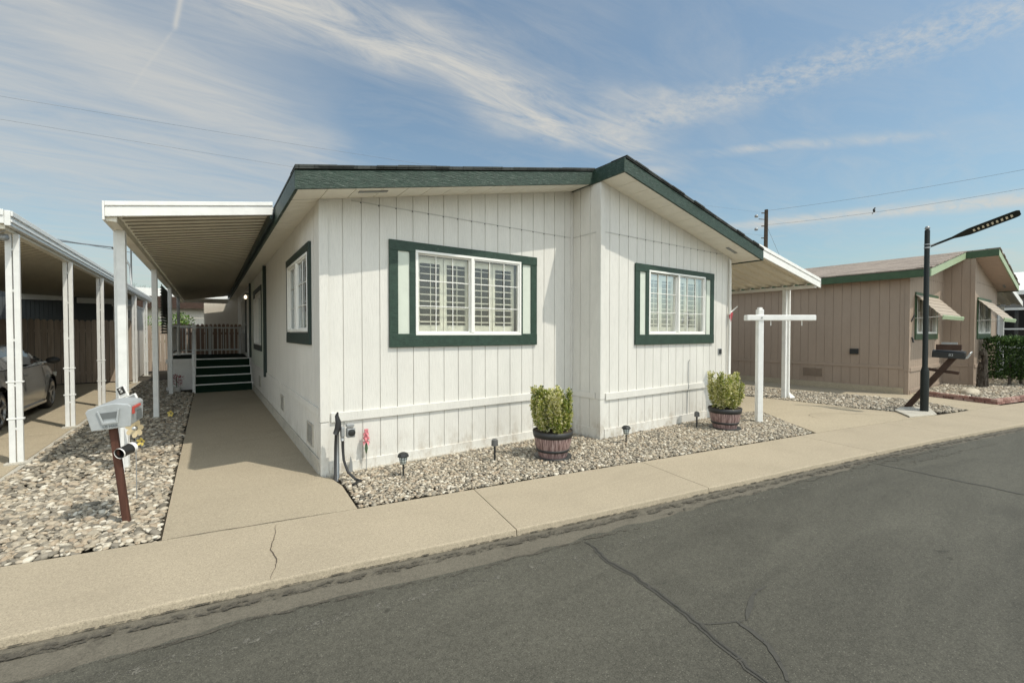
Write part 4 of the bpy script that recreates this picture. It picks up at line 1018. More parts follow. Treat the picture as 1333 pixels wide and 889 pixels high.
# ------------------------------------------------------------------ carport of left neighbour
cp = empty('carport', (-2.95, 2.3, 0), 'long white carport with doubled posts over the parked silver car at left', 'carport')
c0y, c1y = 2.25, 17.2; cxo, cxi = -2.90, -6.6; cz0 = 2.86
m = MB(); corrugated(m, (cxo - .03, c0y + .03, cz0 + .03), V(0, 1, 0), V(-1, 0, .03).normalized(), c1y - c0y - .06, 3.75, .2, .055, kind='sin'); m.build('roof_panel', 'pan', cp)
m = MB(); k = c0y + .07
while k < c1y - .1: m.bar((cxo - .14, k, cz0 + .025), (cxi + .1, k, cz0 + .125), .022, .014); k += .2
tag(m.build('seam_shade_strip', 'ribdark', cp), kind='stuff')  # same painted rib shade, as dark seam strips under the carport roof
m = MB(); m.box(cxo - .03, c0y, cz0 - .02, cxo + .02, c1y, cz0 + .155); m.box(cxo + .021, c0y, cz0 + .02, cxo + .035, c1y, cz0 + .05); m.box(cxo + .021, c0y, cz0 + .09, cxo + .04, c1y, cz0 + .15)
m.box(cxi, c0y, cz0 - .0, cxo - .031, c0y + .03, cz0 + .15); m.box(cxi, c0y - .012, cz0 + .09, cxo - .031, c0y - .001, cz0 + .16); m.build('gutter', 'whitemetal', cp, bevel=.005)
m = MB(); m.box(cxo - .12, c0y + .05, cz0 - .055, cxo - .035, c1y, cz0 - .022 + .04); m.build('beam', 'pan', cp)
for k, yy in enumerate((2.62, 5.12, 7.75, 10.4, 13.0, 15.9)):
    m = MB(); px_ = cxo - .06
    for dx in (-.033, .033):   # pair of uprights with a small gap
        m.box(px_ + dx - .027, yy - .02, -.0, px_ + dx + .027, yy + .02, cz0 - .056)
    for zz in (.42, .95, 1.5, 2.1, 2.6): m.box(px_ - .018, yy - .012, zz, px_ + .018, yy + .012, zz + .03)
    for zz in (.55, 1.0): m.box(px_ - .075, yy - .024, zz, px_ + .075, yy + .024, zz + .02)
    po = m.build('post', 'whitemetal', cp, bevel=.004)
    m = MB(); m.box(px_ - .10, yy - .06, .0, px_ + .13, yy + .06, .03); m.build('post_foot', 'footing', po, bevel=.006)
m = MB(); m.lathe([(.0, .05), (.035, .045), (.05, 0), (.03, -.03), (0, -.035)], (cxo - .10, 2.50, cz0 - .13), 12); m.build('flood_light', 'grey', cp, smooth=True)
m = MB(); m.tube([(cxo - .03, 2.32, cz0 + .02), (cxo - .05, 2.36, cz0 - .06), (cxo - .12, 2.42, cz0 - .09), (cxo - .10, 2.48, cz0 - .12)], .008, 6); m.build('cable', 'grey', cp)
# neighbour house left
nb = empty('neighbour_house', (-6.6, 4, 0), 'tan lap-sided house wall in the shade under the left carport', 'house')
def lap_wall(m, p, u, n, L, z0, z1, st=.17):
    p, u, n = Vector(p), Vector(u), Vector(n); z = z0; pts = []
    while z < z1: e = min(z + st, z1); pts += [p + V(0, 0, z) + n * .02, p + V(0, 0, e) + n * .002]; z = e
    m.sheet(pts, (0, 0, 0), u * L)
m = MB(); lap_wall(m, (-6.62, 3, 0), (0, 1, 0), (1, 0, 0), 10.6, -.05, 3.3); lap_wall(m, (-12, 13.6, 0), (1, 0, 0), (0, -1, 0), 5.35, -.05, 3.3); lap_wall(m, (-12, 3, 0), (1, 0, 0), (0, -1, 0), 5.38, -.05, 3.3)
m.build('wall', 'laptan', nb)
m = MB(); m.box(-12.3, 2.5, 3.3, -6.63, 14, 3.5); m.build('roof', 'shingle_d', nb)
m = MB(); m.box(-6.60, 13.62, 0, -6.2, 13.72, 2.78); m.build('corner_panel', 'laptan', nb)

# ------------------------------------------------------------------ fences
def fence(name, a, b, z1, label, mat, bw=.14, dog=True, rail=True, gap=.012, z0=.03, seed=0):
    a, b = Vector((*a, 0)), Vector((*b, 0)); d = (b - a); L = d.length; d.normalize(); nn = V(d.y, -d.x, 0); rg = random.Random(seed)
    o = empty(name, a, label, 'fence'); m = MB(); x = 0
    while x < L - bw * .5:
        w = bw - gap; h = z1 + rg.uniform(-.015, .015); off = rg.uniform(-.003, .003); m.tint = rg.uniform(.01, 1)
        p0 = a + d * x + nn * off; prof = [(0, z0), (w, z0), (w, h - .05), (w * .75, h), (w * .25, h), (0, h - .05)] if dog else [(0, z0), (w, z0), (w, h), (0, h)]
        m.prism([p0 + d * px + V(0, 0, pz) for px, pz in prof], nn * -.018); x += bw
    m.build('boards', mat, o)
    m = MB()
    if rail:
        for zz in (.35, z1 - .35): m.bar(a - nn * .04 + V(0, 0, zz), b - nn * .04 + V(0, 0, zz), .04, .085)
    m.build('rail', mat, o)
    m = MB(); k = 0
    while k <= L: c = a + d * k - nn * .08; m.box(c.x - .045, c.y - .045, 0, c.x + .045, c.y + .045, z1 - .05); k += 2.4
    m.build('fence_post', mat, o)
    return o
fence('wood_fence', (-6.2, 13.9), (-3.15, 13.9), 2.03, 'weathered dog-eared wooden fence closing the left carport', 'fence', seed=1)
fence('wood_fence', (-3.10, 18.1), (-.9, 18.1), 1.93, 'wooden fence far behind the patio posts, part in sun', 'fence', seed=2)
fence('picket_fence', (-2.05, 14.4), (.3, 14.4), 1.95, 'red-brown board fence behind the porch deck', 'fence2', bw=.13, gap=.03, seed=3)
# buildings behind
def simple_building(name, x0, y0, x1, y1, zt_, wall, label, roofmat='shingle_d', trim=None, ov=.15, rt=.14):
    o = empty(name, (x0, y0, 0), label, 'building'); m = MB()
    grooved_wall(m, (x0, y0, 0), (1, 0, 0), (0, -1, 0), x1 - x0, -.05, noz(zt_), off=.1, sp=.11); grooved_wall(m, (x0, y1, 0), (0, -1, 0), (-1, 0, 0), y1 - y0, -.05, noz(zt_), off=.1, sp=.11); grooved_wall(m, (x1, y0, 0), (0, 1, 0), (1, 0, 0), y1 - y0, -.05, noz(zt_), off=.1, sp=.11)
    m.build('wall', wall, o)
    m = MB(); m.box(x0 - ov, y0 - ov, zt_ + .003, x1 + ov, y1 + ov, zt_ + rt); m.build('roof', roofmat, o, bevel=.005)
    return o
simple_building('garden_shed', -1.18, 16.6, .6, 19.5, 3.02, 'offwhitewall', 'sunlit cream shed rising above the porch fence', 'white', rt=.10, ov=.05)
sb = simple_building('outbuilding', -7.4, 17.2, -3.9, 21, 3.15, 'slate', 'dark slate outbuilding behind the carport fence', 'white', rt=.16)
m = MB(); m.box(-6.4, 17.1, 2.80, -5.3, 17.19, 3.0); m.box(-5.0, 17.1, 2.72, -3.95, 17.19, 2.92); m.build('window', 'vinyl', sb)
sb = simple_building('storage_shed', -3.75, 15.2, -3.2, 17.8, 2.55, 'siding', 'narrow white storage shed at the far end of the carport', 'white', rt=.06, ov=.03)
m = MB(); m.box(-3.60, 15.14, 2.15, -3.3, 15.19, 2.42); m.build('window', 'grey', sb)
nb2 = simple_building('rear_house', -9, 27, 8, 33, 3.7, 'offwhitewall', 'distant cream house with a brown fascia behind the back fences', 'white', rt=.45, ov=.6)
m = MB(); m.box(-9.6, 26.3, 3.05, 8.6, 26.39, 3.69); m.build('fascia', 'darkwood', nb2)
def tree(name, c, h, cr, N, label, mat='tleaf', leaf=.09, tr=.08, seed=0, z0=.35):
    o = empty(name, c, label, 'tree'); rg = random.Random(seed); m = MB(); c = Vector(c)
    m.tube([c, c + V(.05, 0, h * .3), c + V(.02, .05, h * .6)], [tr, tr * .8, tr * .5], 8)
    blobs = []
    for k in range(9):
        a = rg.uniform(0, 6.28); q = c + V(math.cos(a) * cr * rg.uniform(.2, .75), math.sin(a) * cr * rg.uniform(.2, .75), h * rg.uniform(z0 + .1, .9)); blobs.append((q, cr * rg.uniform(.3, .5)))
        m.tube([c + V(.03, .02, h * rg.uniform(.3, .55)), (c + q) / 2 + V(0, 0, h * .2), q], [tr * .4, tr * .28, tr * .1], 5)
    m.build('trunk', 'bark', o, smooth=True)
    def fn(rg2):
        q, r_ = rg2.choice(blobs); v = V(rg2.gauss(0, 1), rg2.gauss(0, 1), rg2.gauss(0, 1)).normalized(); s = rg2.uniform(.3, 1) ** .5 * r_
        return q + v * s, v
    leaf_cluster('crown', mat, fn, N, leaf, seed, o); return o
tree('small_tree', (-2.3, 23.5, 0), 2.75, .8, 900, 'bright green small tree glimpsed past the cream shed', seed=4, leaf=.13, z0=.2)
tree('small_tree', (-4.2, 25, 0), 2.4, 1.0, 900, 'green bush-like tree behind the back fence gap', seed=5, leaf=.13, z0=.2)
# bare twigs of a distant tree behind patio posts
o = empty('bare_tree', (-5.0, 30, 0), 'bare twiggy treetop in the sky gap between the patio posts', 'tree'); m = MB(); rg = random.Random(3)
def branch(p, d, L, r_, dep):
    q = p + d * L; m.tube([p, (p + q) / 2 + V(rg.gauss(0, .04), 0, .03) * L, q], [r_, r_ * .8, r_ * .6], 5)
    if dep:
        for k in range(3): branch(q, (d + V(rg.gauss(0, .5), rg.gauss(0, .5), rg.gauss(.1, .3))).normalized(), L * .68, r_ * .55, dep - 1)
branch(V(-5.0, 30, 0), V(0, 0, 1), 1.75, .06, 5); m.build('trunk', 'bark', o)

# ------------------------------------------------------------------ right canopy of white house
cb = empty('driveway_canopy', (10.6, -.28, 0), 'white corrugated canopy over the driveway on the right side of the white house', 'canopy')
x0, x1, y0, y1 = 7.80, 10.72, -.98, 9.5; za, zb_ = 3.20, 2.74
sv = V(x1 - x0, 0, zb_ - za); nr = V(-sv.z, 0, sv.x).normalized()
m = MB(); corrugated(m, (x0, y0 + .02, za), V(0, 1, 0), sv.normalized(), y1 - y0, sv.length, .26, .05, nrm=nr, kind='trap'); m.build('roof_panel', 'pan', cb)
m = MB()
for (a, b_, yy) in ((-.06, .075, 0), (.085, .155, -.012)): m.prism([(x0, y0 + yy, za + a), (x1 + .04, y0 + yy, zb_ - .006 + a), (x1 + .04, y0 + yy, zb_ - .006 + b_), (x0, y0 + yy, za + b_)], (0, .03, 0))
m.prism([(x0, y0 + .006, za + .07), (x1 + .04, y0 + .006, zb_ + .064), (x1 + .04, y0 + .006, zb_ + .085), (x0, y0 + .006, za + .09)], (0, .02, 0))
m.box(x1 + .041, y0 - .012, zb_ - .07, x1 + .055, y0 + .05, zb_ + .15)
m.build('fascia', 'white', cb, bevel=.004)
m = MB(); m.box(10.55, y0 + .04, zb_ - .075, 10.68, y1, zb_ - .005); m.build('beam', 'white', cb, bevel=.003)
for yy in (-.28, 4.2, 8.8):
    m = MB(); m.box(10.57, yy - .05, 0, 10.66, yy + .04, zb_ - .076); po = m.build('post', 'whitemetal', cb, bevel=.006)
m = MB(); m.box(10.67, -.37, .14, 10.73, -.29, zb_ - .08); m.prism([(10.67, -.37, .14), (10.73, -.37, .14), (10.80, -.46, .05), (10.80, -.46, .0), (10.67, -.42, .0)], (.0, .07, 0)); m.build('downspout', 'white', cb, bevel=.006)

# ------------------------------------------------------------------ tan house at right
cT1 = dict(frame=(.12, 2.18, .16, 1.14), grid=(2, 1), curtain=True, trim='tangreen', tl=.11, tr=.11, tt=.1, tb=.16)
cT2 = dict(frame=(.12, 2.0, .16, 1.14), grid=(2, 1), curtain=True, trim='tangreen', tl=.11, tr=.11, tt=.1, tb=.16)
TX, TY = 13.87, -1.88
w1t = (.50, 1.43, 2.3, 1.27); w2t = (3.92, 1.43, 2.1, 1.25)
PT = .66
tan, zbT = make_house('tan_house', (TX, TY), 'tan-brown vertical-sided house with leaf green fascia and window awnings at right', dict(w1=3.55, w2=3.6, pj=PT, len=17, siding='tansiding', soffit='tansoffit', fascia='tangreen', gfascia='palegreen', shingle='shingle_t', trimmat='tangreen', footing='drive', seam='tansiding',
    holes1=[hole(w1t[0], w1t[1], cT1)], holes2=[hole(w2t[0] - 3.55, w2t[1], cT2)]))
make_window(tan, (TX + w1t[0], TY, w1t[1]), (1, 0, 0), (0, -1, 0), w1t[2], w1t[3], cT1)
make_window(tan, (TX + w2t[0], TY - PT, w2t[1]), (1, 0, 0), (0, -1, 0), w2t[2], w2t[3], cT2)
for (x, y, w_, z_) in ((TX + w1t[0] - .05, TY, w1t[2] + .1, 2.62), (TX + w2t[0] - .05, TY - PT, w2t[2] + .1, 2.60)):
    m = MB(); L = math.hypot(.50, .58); d_ = V(0, -.50, -.58).normalized(); nr = V(0, -.58, .50).normalized()
    nsl = 11
    for k in range(nsl):
        c = V(x + w_ / 2, y - .03, z_) + d_ * (L * (k + .5) / nsl) + nr * .008 * (k % 2)
        m.obox(c, (w_ / 2, 0, 0), d_ * (L / nsl * .56), nr * .004)
    aw = m.build('window_awning', 'screenslat', tan)
    m = MB(); c = V(x + w_ / 2, y - .03, z_) + d_ * (L + .03); m.obox(c, (w_ / 2 + .01, 0, 0), (0, .008, .01), (0, -.01, .045)); m.build('valance', 'palegreen', aw)
    m = MB()
    for xx in (x + .05, x + w_ - .05): m.tube([(xx, y - .01, z_ - .62), V(xx, y - .03, z_) + d_ * L], .008, 6)
    m.build('awning_arm', 'white', aw)
m = MB(); m.box(TX - .05, TY + 1.05, 1.02, TX, TY + 1.25, 1.17); m.build('outlet_box', 'black', tan, bevel=.005)
vent(tan, TY + 1.9, .30, .55, .28, x=TX, mat='tansiding'); vent(tan, TY + 5.5, .30, .45, .28, x=TX, mat='tansiding')
m = MB(); m.tube([(TX + .1, TY - .02, 1.9), (TX + .14, TY - .06, 2.05), (TX + .22, TY - .06, 2.1)], .015, 6); m.tube([(TX + .2, TY - .02, 1.5), (TX + .2, TY - .05, 1.36)], .02, 6); m.build('hook', 'black', tan)
# tan house canopy at right side
tc_ = empty('side_canopy', (TX + 7.3, TY, 0), 'small corrugated canopy beside the far end of the tan house', 'canopy')
m = MB(); corrugated(m, (TX + 7.4, TY - .9, 3.15), V(0, 1, 0), V(1, 0, -.16).normalized(), 8, 3.0, .26, .05, kind='trap'); m.build('roof_panel', 'pan', tc_)
m = MB(); m.prism([(TX + 7.4, TY - .95, 3.10), (TX + 10.4, TY - .95, 2.62), (TX + 10.4, TY - .95, 2.80), (TX + 7.4, TY - .95, 3.28)], (0, .04, 0)); m.build('fascia', 'white', tc_)
for yy in (-.5, 4): m = MB(); m.box(TX + 10.2, TY + yy, 0, TX + 10.3, TY + yy + .1, 2.62); m.build('post', 'whitemetal', tc_)
# grey house further right
gh = empty('grey_house', (26, -4.5, 0), 'grey lap-sided house with white framed windows behind the hedge at the right edge', 'house')
m = MB(); lap_wall(m, (26, 12, 0), (0, -1, 0), (-1, 0, 0), 16.5, -.05, 3.0); lap_wall(m, (26, -4.5, 0), (1, 0, 0), (0, -1, 0), 9, -.05, 3.0); m.build('wall', 'graysiding', gh)
m = MB(); grooved_wall(m, (26, -4.52, 0), (1, 0, 0), (0, -1, 0), 9, 3.0, lambda x: 3.3 + .22 * min(x, 9 - x)); m.build('gable', 'tansiding', gh)
m = MB(); m.prism([(25.5, -5.1, 3.15), (30.5, -5.1, 4.30), (35.5, -5.1, 3.15), (35.5, -5.1, 3.32), (30.5, -5.1, 4.50), (25.5, -5.1, 3.32)], (0, 17, 0)); m.build('roof', 'white', gh)
for yy in (-3.9, -1.6, .7, 3.0):
    m = MB(); wy = 1.9
    m.box(25.93, yy, 2.55, 25.99, yy + wy, 2.65); m.box(25.93, yy, 1.0, 25.99, yy + wy, 1.08); m.box(25.93, yy, 1.08, 25.99, yy + .07, 2.55); m.box(25.93, yy + wy - .07, 1.08, 25.99, yy + wy, 2.55); m.box(25.94, yy + .07, 1.75, 25.98, yy + wy - .07, 1.81)
    wf = m.build('window', 'vinyl', gh); m = MB(); m.box(25.965, yy + .07, 1.08, 25.975, yy + wy - .07, 1.75); m.box(25.965, yy + .07, 1.81, 25.975, yy + wy - .07, 2.55); m.build('pane', 'carglass', wf)

# brick edging
be = empty('brick_edging', (13.4, -3.5, 0), 'low two-course brick edging around the tan house planting bed', 'edging'); m = MB(); rg = random.Random(5)
for (a, b_) in (((14.05, -2.0), (13.42, -3.50)), ((13.42, -3.50), (15.3, -3.90)), ((15.3, -3.9), (22, -5.3))):
    a, b_ = V(*a, 0), V(*b_, 0); d_ = (b_ - a); L = d_.length; d_.normalize(); nn = V(-d_.y, d_.x, 0)
    for c_ in range(2):
        x = (.1 if c_ else 0)
        while x < L - .05:
            m.tint = rg.uniform(.01, 1); w_ = min(.19, L - x); m.obox(a + d_ * (x + w_ / 2) + nn * .05 + V(0, 0, .03 + c_ * .062), d_ * (w_ / 2 - .005), nn * (.045 + rg.uniform(-.004, .004)), (0, 0, .028)); x += .2
m.build('bricks', 'brick', be, bevel=.004)

# hedge
hd = empty('hedge', (18.3, -2.9, 0), 'dense dark green box-cut hedge beside the gravel bed', 'hedge')
HX0, HX1, HY0, HY1, HZ0, HZ1 = 18.2, 23.5, -3.55, -2.62, .22, 1.43
def hf(rg2):
    f_ = rg2.random()
    x, y, z = rg2.uniform(HX0, HX1), rg2.uniform(HY0, HY1), rg2.uniform(HZ0, HZ1); 
    if f_ < .38: y = HY0 + rg2.uniform(-.05, .14); n_ = V(0, -1, .2)
    elif f_ < .62: x = HX0 + rg2.uniform(-.06, .14); n_ = V(-1, 0, .2)
    elif f_ < .86: z = HZ1 + rg2.uniform(-.12, .05); n_ = V(0, 0, 1)
    else: n_ = V(0, 0, 1)
    if z < .6: x = max(x, HX0 + (.6 - z) * .5); y = max(y, HY0 + (.6 - z) * .3)
    y -= .20 * (x - HX0)
    q = mnoise.noise(V(x * 2.5, y * 2.5, z * 2.5)) * .10
    return V(x, y, z) + n_ * q, n_
leaf_cluster('foliage', 'hleaf', hf, 17000, .065, 8, hd, aspect=.6)
m = MB()
for k in range(7): x = 18.3 + k * .75; m.tube([(x, -3.1 - .2 * (x - 18), 0.04), (x + .05, -3.1 - .2 * (x - 18), .9)], [.04, .02], 6)
m.build('stem', 'bark', hd)
# gnarled trunk
tk = empty('cut_trunk', (17.12, -2.78, .05), 'gnarled dark trunk standing against the corner of the tan house', 'tree trunk')
m = MB(); pts = []; rs = []
for k in range(14): t = k / 13; pts.append((17.02 + .03 * math.sin(t * 5), -2.80 + .03 * math.cos(t * 4), .02 + 1.12 * t)); rs.append(.10 * (1 - t * .62) * (1 + .18 * math.sin(k * 2.3)))
m.tube(pts, rs, 14); o = m.build('trunk', 'bark', tk, smooth=True)
m = MB()
for k in range(70):
    a = rg.uniform(0, 6.28); t = rg.uniform(.02, .98); r_ = .10 * (1 - t * .62) + .01; x = 17.02 + .03 * math.sin(t * 5) + math.cos(a) * r_; y = -2.78 + math.sin(a) * r_
    m.obox((x, y, .05 + 1.1 * t), (math.cos(a) * .02, math.sin(a) * .02, .01), (-math.sin(a) * .025, math.cos(a) * .025, 0), (0, 0, .05))
m.build('bark_plates', 'bark', tk)
def rock(c, s, seed, label):
    import bmesh
    v, f = ico(3); v = v * s; v = np.array([q * (1 + .25 * mnoise.noise(V(*(q * 3 / max(s) + seed)))) for q in v]); m = MB(); m.add([tuple(q + np.array(c)) for q in v], [tuple(x) for x in f]); m.tint = 0
    o = empty('boulder', c, label, 'rock'); bo = m.build('stone', 'rockm', o, smooth=True); return o
M['rockm'] = concrete('boulder_stone', (.50, .44, .34), .7, 5)
def single_rock(c, s, seed, label):
    v, f = ico(3); v = v * s; v = np.array([q * (1 + .25 * mnoise.noise(V(*(q * 3 / max(s) + seed)))) for q in v]); m = MB(); m.add([tuple(q) for q in v], [tuple(x) for x in f])
    o = m.build('boulder', 'rockm', smooth=True); o.location = c; return tag(o, label, 'rock')
single_rock((14.9, -2.85, .10), np.array([.42, .18, .10]), 3, 'long flat cream boulder lying in the brick edged bed')
single_rock((17.6, -3.75, .10), np.array([.22, .12, .09]), 6, 'pale rounded rock at the foot of the hedge, left of its pair')
single_rock((18.3, -3.95, .12), np.array([.28, .13, .10]), 9, 'pale rounded rock at the foot of the hedge, right of its pair')

# ------------------------------------------------------------------ street lamp
lp = empty('street_lamp', (10.81, -2.81, 0), 'black street lamp with a long flat LED head leaning towards the street', 'street lamp')
m = MB(); m.lathe([(.066, 0), (.068, .80), (.054, .86), (.044, .90), (.042, 3.62), (.038, 3.64)], (10.81, -2.81, .03), 20); m.build('pole', 'lamppaint', lp, smooth=True, autos=40)
m = MB(); m.lathe([(.0, .05), (.03, .04), (.045, 0), (.03, -.02)], (10.81, -2.81, 3.70), 12); m.build('finial', 'grey', lp, smooth=True)
m = MB(); m.lathe([(.048, 0), (.048, .03)], (10.81, -2.81, 3.30), 20); m.lathe([(.048, 0), (.048, .02)], (10.81, -2.81, 3.37), 20); m.build('clamp', 'grey', lp, smooth=True, autos=40)
a = V(10.82, -2.86, 3.34); b_ = V(10.88, -3.18, 3.47); d_ = (V(10.98, -3.95, 3.76) - V(10.88, -3.12, 3.45)).normalized(); sx = d_.cross(V(0, 0, 1)).normalized(); up = sx.cross(d_)
rl = Matrix.Rotation(R(-32), 3, d_); sx = rl @ sx; up = rl @ up
m = MB(); m.tube([a, b_], .022, 10); m.build('arm', 'lamppaint', lp, smooth=True)
m = MB(); h0 = b_
prof = [(-.02, .022, .02), (.10, .06, .026), (.2, .085, .028), (.26, .09, .026), (.80, .09, .022), (.86, .085, .016), (.89, .06, .010)]
vs = []; fs = []
for (t, w_, h_) in prof:
    c = h0 + d_ * t
    for (i, j) in ((-1, -.4), (1, -.4), (1, .2), (.6, 1), (-.6, 1), (-1, .2)): vs.append(c + sx * w_ * i + up * h_ * j)
n = 6
for i in range(len(prof) - 1):
    for k in range(n): fs.append((i * n + k, i * n + (k + 1) % n, (i + 1) * n + (k + 1) % n, (i + 1) * n + k))
fs += [tuple(range(n))[::-1], tuple(range((len(prof) - 1) * n, len(prof) * n))]
m.add(vs, fs); hdp = m.build('lamp_head', 'lamppaint', lp, bevel=.003)
m = MB()
for k in range(9): m.obox(h0 + d_ * (.28 + .062 * k) - up * .012, sx * .03, d_ * .014, up * .004)
m.build('led_module', 'led', hdp)
m = MB(); m.prism([(9.85, -2.80, 0.0), (10.62, -3.03, 0.0), (11.58, -2.72, 0.0), (11.0, -2.38, 0.0), (10.5, -2.42, 0.0)], (0, 0, .035))
sb_ = m.build('lamp_base_slab', 'footing', bevel=.008); tag(sb_, 'pale concrete pad under the black street lamp', 'concrete pad')

# ------------------------------------------------------------------ slanted mailbox at right
mp = empty('slanted_mailbox', (11.3, -2.5, 0), 'black open mailbox on a slanted dark brown wooden arm by the street lamp', 'mailbox')
m = MB(); m.bar((11.30, -2.42, -.02), (11.30, -3.14, 1.12), .10, .10, up=(1, 0, 0)); m.build('post', 'darkwood', mp, bevel=.004)
m = MB(); m.bar((11.30, -2.72, .86), (11.30, -3.22, .80), .06, .05, up=(1, 0, 0)); m.build('brace', 'darkwood', mp, bevel=.004)
m = MB(); y_a, y_b, xa, xb, z_ = -2.84, -3.31, 11.17, 11.36, 1.10; m.m = Matrix.Translation((11.3, -3.05, 1.17)) @ Matrix.Rotation(R(3), 4, 'X') @ Matrix.Translation((-11.3, 3.05, -1.17))
arc = [(xa, z_)] + [(11.265 - .095 * math.cos(t), 1.21 + .05 * math.sin(t)) for t in [math.pi * k / 8 for k in range(9)]] + [(xb, z_)]
m.prism([(x, y_a, z) for x, z in arc], (0, y_b - y_a, 0)); bx_ = m.build('box', 'black', mp, bevel=.003)
m = MB(); m.prism([(x, y_b - .01, z) for x, z in arc], (0, -.012, 0)); m.m = None
pv = V(11.265, -3.33, 1.10)
m.v = [tuple(Matrix.Translation(pv) @ Matrix.Rotation(R(28), 4, 'X') @ Matrix.Translation(-pv) @ Vector(q)) for q in m.v]; m.build('door', 'mail', bx_)
m = MB(); m.box(11.15, -2.90, 1.262, 11.20, -3.27, 1.375); m.build('name_board', 'darkwood', mp, bevel=.004)
m = MB(); m.box(11.16, -2.98, 1.38, 11.19, -3.21, 1.42); m.box(11.155, -2.87, 1.262, 11.168, -3.29, 1.272); m.build('board_rail', 'grey', mp)
rx90 = Matrix.Rotation(R(-90), 4, 'Z') @ Matrix.Rotation(R(90), 4, 'X')
text_mesh('83', .07, 'mail', 'lettering', mp, (11.168, -3.12, 1.165), rx90)

# ------------------------------------------------------------------ white sign post
sp = empty('sign_post', (7.12, -1.34, 0), 'white wooden hanging-sign post with an empty cross arm by the driveway', 'sign post')
d_ = V(.819, -.573, 0); nn = V(.573, .819, 0)
m = MB(); m.obox((7.12, -1.34, 1.0), d_ * .05, nn * .05, (0, 0, 1.03)); m.obox((7.12, -1.34, 2.045), d_ * .035, nn * .035, (0, 0, .02)); m.build('post', 'white', sp, bevel=.01)
m = MB(); m.obox(V(7.12, -1.34, 1.88) + d_ * .36 - nn * .002, d_ * .62, nn * .062, (0, 0, .05)); am = m.build('cross_arm', 'white', sp, bevel=.012)
m = MB()
for t in (.20, .76): c = V(7.12, -1.34, 1.83) + d_ * t; m.tube([c, c - V(0, 0, .09)], .009, 6)
m.build('hook', 'white', am)
m = MB(); c = V(7.12, -1.34, 1.88) - nn * .064 - d_ * .0; m.tube([c, c - nn * .012], .014, 8); m.build('bolt', 'grey', am)

# ------------------------------------------------------------------ barrel planters and shrubs
def planter(loc, label, slabel, seed, tall, lean, first=None):
    o = empty('barrel_planter', loc, label, 'planter', 'half-barrel planters along the front bed'); o.scale = (.94, .94, .94)
    m = MB(); prof = [(.185, 0), (.20, .02), (.235, .16), (.262, .30), (.27, .355), (.255, .355), (.245, .28)]
    m.lathe([(.190, .0), (.237, .15), (.255, .25), (.266, .345)], (0, 0, 0), 40); m.build('staves', 'stave', o, smooth=True, local=True, autos=50)
    for z0, z1, r0, r1 in ((.08, .12, .221, .233), (.275, .355, .264, .277)):
        m = MB(); m.lathe([(r0 - .006, z0), (r0 + .004, z0 + .004), (r1 + .004, z1 - .004), (r1 - .004, z1)], (0, 0, 0), 40, cap=False); m.build('hoop', 'band', o, smooth=True, local=True)
    m = MB(); m.lathe([(.265, .356), (.276, .362), (.276, .35)], (0, 0, 0), 40, cap=False); m.build('rim', 'band', o, smooth=True, local=True)
    m = MB(); m.lathe([(.262, .347), (.1, .352), (.001, .355)], (0, 0, 0), 30); m.build('potting_soil', 'potsoil', o, local=True)
    m = MB(); m.lathe([(.19, 0), (.26, .012), (.262, .02), (.19, .015)], (0, 0, -.008), 30); m.build('saucer', 'band', o, local=True, smooth=True)
    s = empty('shrub', (loc[0], loc[1], loc[2] + .335), slabel, 'shrub', 'variegated shrubs in barrels')
    rg = random.Random(seed); st_ = MB(); tips = []
    for k in range(38):
        a = rg.uniform(0, 6.28); r_ = .205 * rg.uniform(.05, 1) ** .5; h = rg.uniform(.30, 1.0) * tall
        if r_ < .12: h *= .92
        p0 = V(math.cos(a) * r_ * .8, math.sin(a) * r_ * .8, -.02); fl_ = rg.uniform(.85, 1.3); p2 = V(math.cos(a) * r_ * fl_ + lean, math.sin(a) * r_ * fl_, h); p1 = (p0 + p2) / 2 + V(math.cos(a) * .03, math.sin(a) * .03, 0)
        st_.tube([p0, p1, p2], [.006, .004, .002], 5); tips.append((p0, p1, p2))
    st_.build('stem', 'bark', s, local=True)
    mbl = MB()
    for (p0, p1, p2) in tips:
        nlf = int(330 * (p2.z / tall) + 190)
        base = rg.uniform(.15, .7)
        for k in range(nlf):
            t = rg.uniform(.12, 1.0); c = (p0.lerp(p1, t * 2) if t < .5 else p1.lerp(p2, t * 2 - 1)); out_ = V(c.x, c.y, .0) * 2 + V(rg.gauss(0, .6), rg.gauss(0, .6), rg.gauss(.35, .45)); out_.normalize()
            c = c + out_ * rg.uniform(0, .05); d_ = (out_ + V(rg.gauss(0, .3), rg.gauss(0, .3), rg.gauss(.2, .3))).normalized(); s_ = d_.cross(V(rg.gauss(0, 1), rg.gauss(0, 1), rg.gauss(0, 1))).normalized(); n_ = s_.cross(d_)
            L = rg.uniform(.022, .044); W = L * .32; mbl.tint = min(1, max(.001, rg.gauss(base + .26, .28)))
            mbl.add([c, c + d_ * L * .5 + s_ * W, c + d_ * L, c + d_ * L * .5 - s_ * W, c + d_ * L * .5 + n_ * L * .1], [(0, 1, 4), (1, 2, 4), (2, 3, 4), (3, 0, 4)])
    mbl.build('foliage', 'yleaf', s, local=True)
    return o
planter((2.62, -.90, .015), 'half-barrel planter with black hoops standing in front of the recessed house corner', 'yellow-green variegated shrub with a ragged top, in the barrel by the house corner', 21, .55, -.01)
planter((6.10, -1.27, .015), 'half-barrel planter with black hoops beside the white sign post', 'dense yellow-green variegated shrub in the barrel beside the sign post', 22, .585, .01)

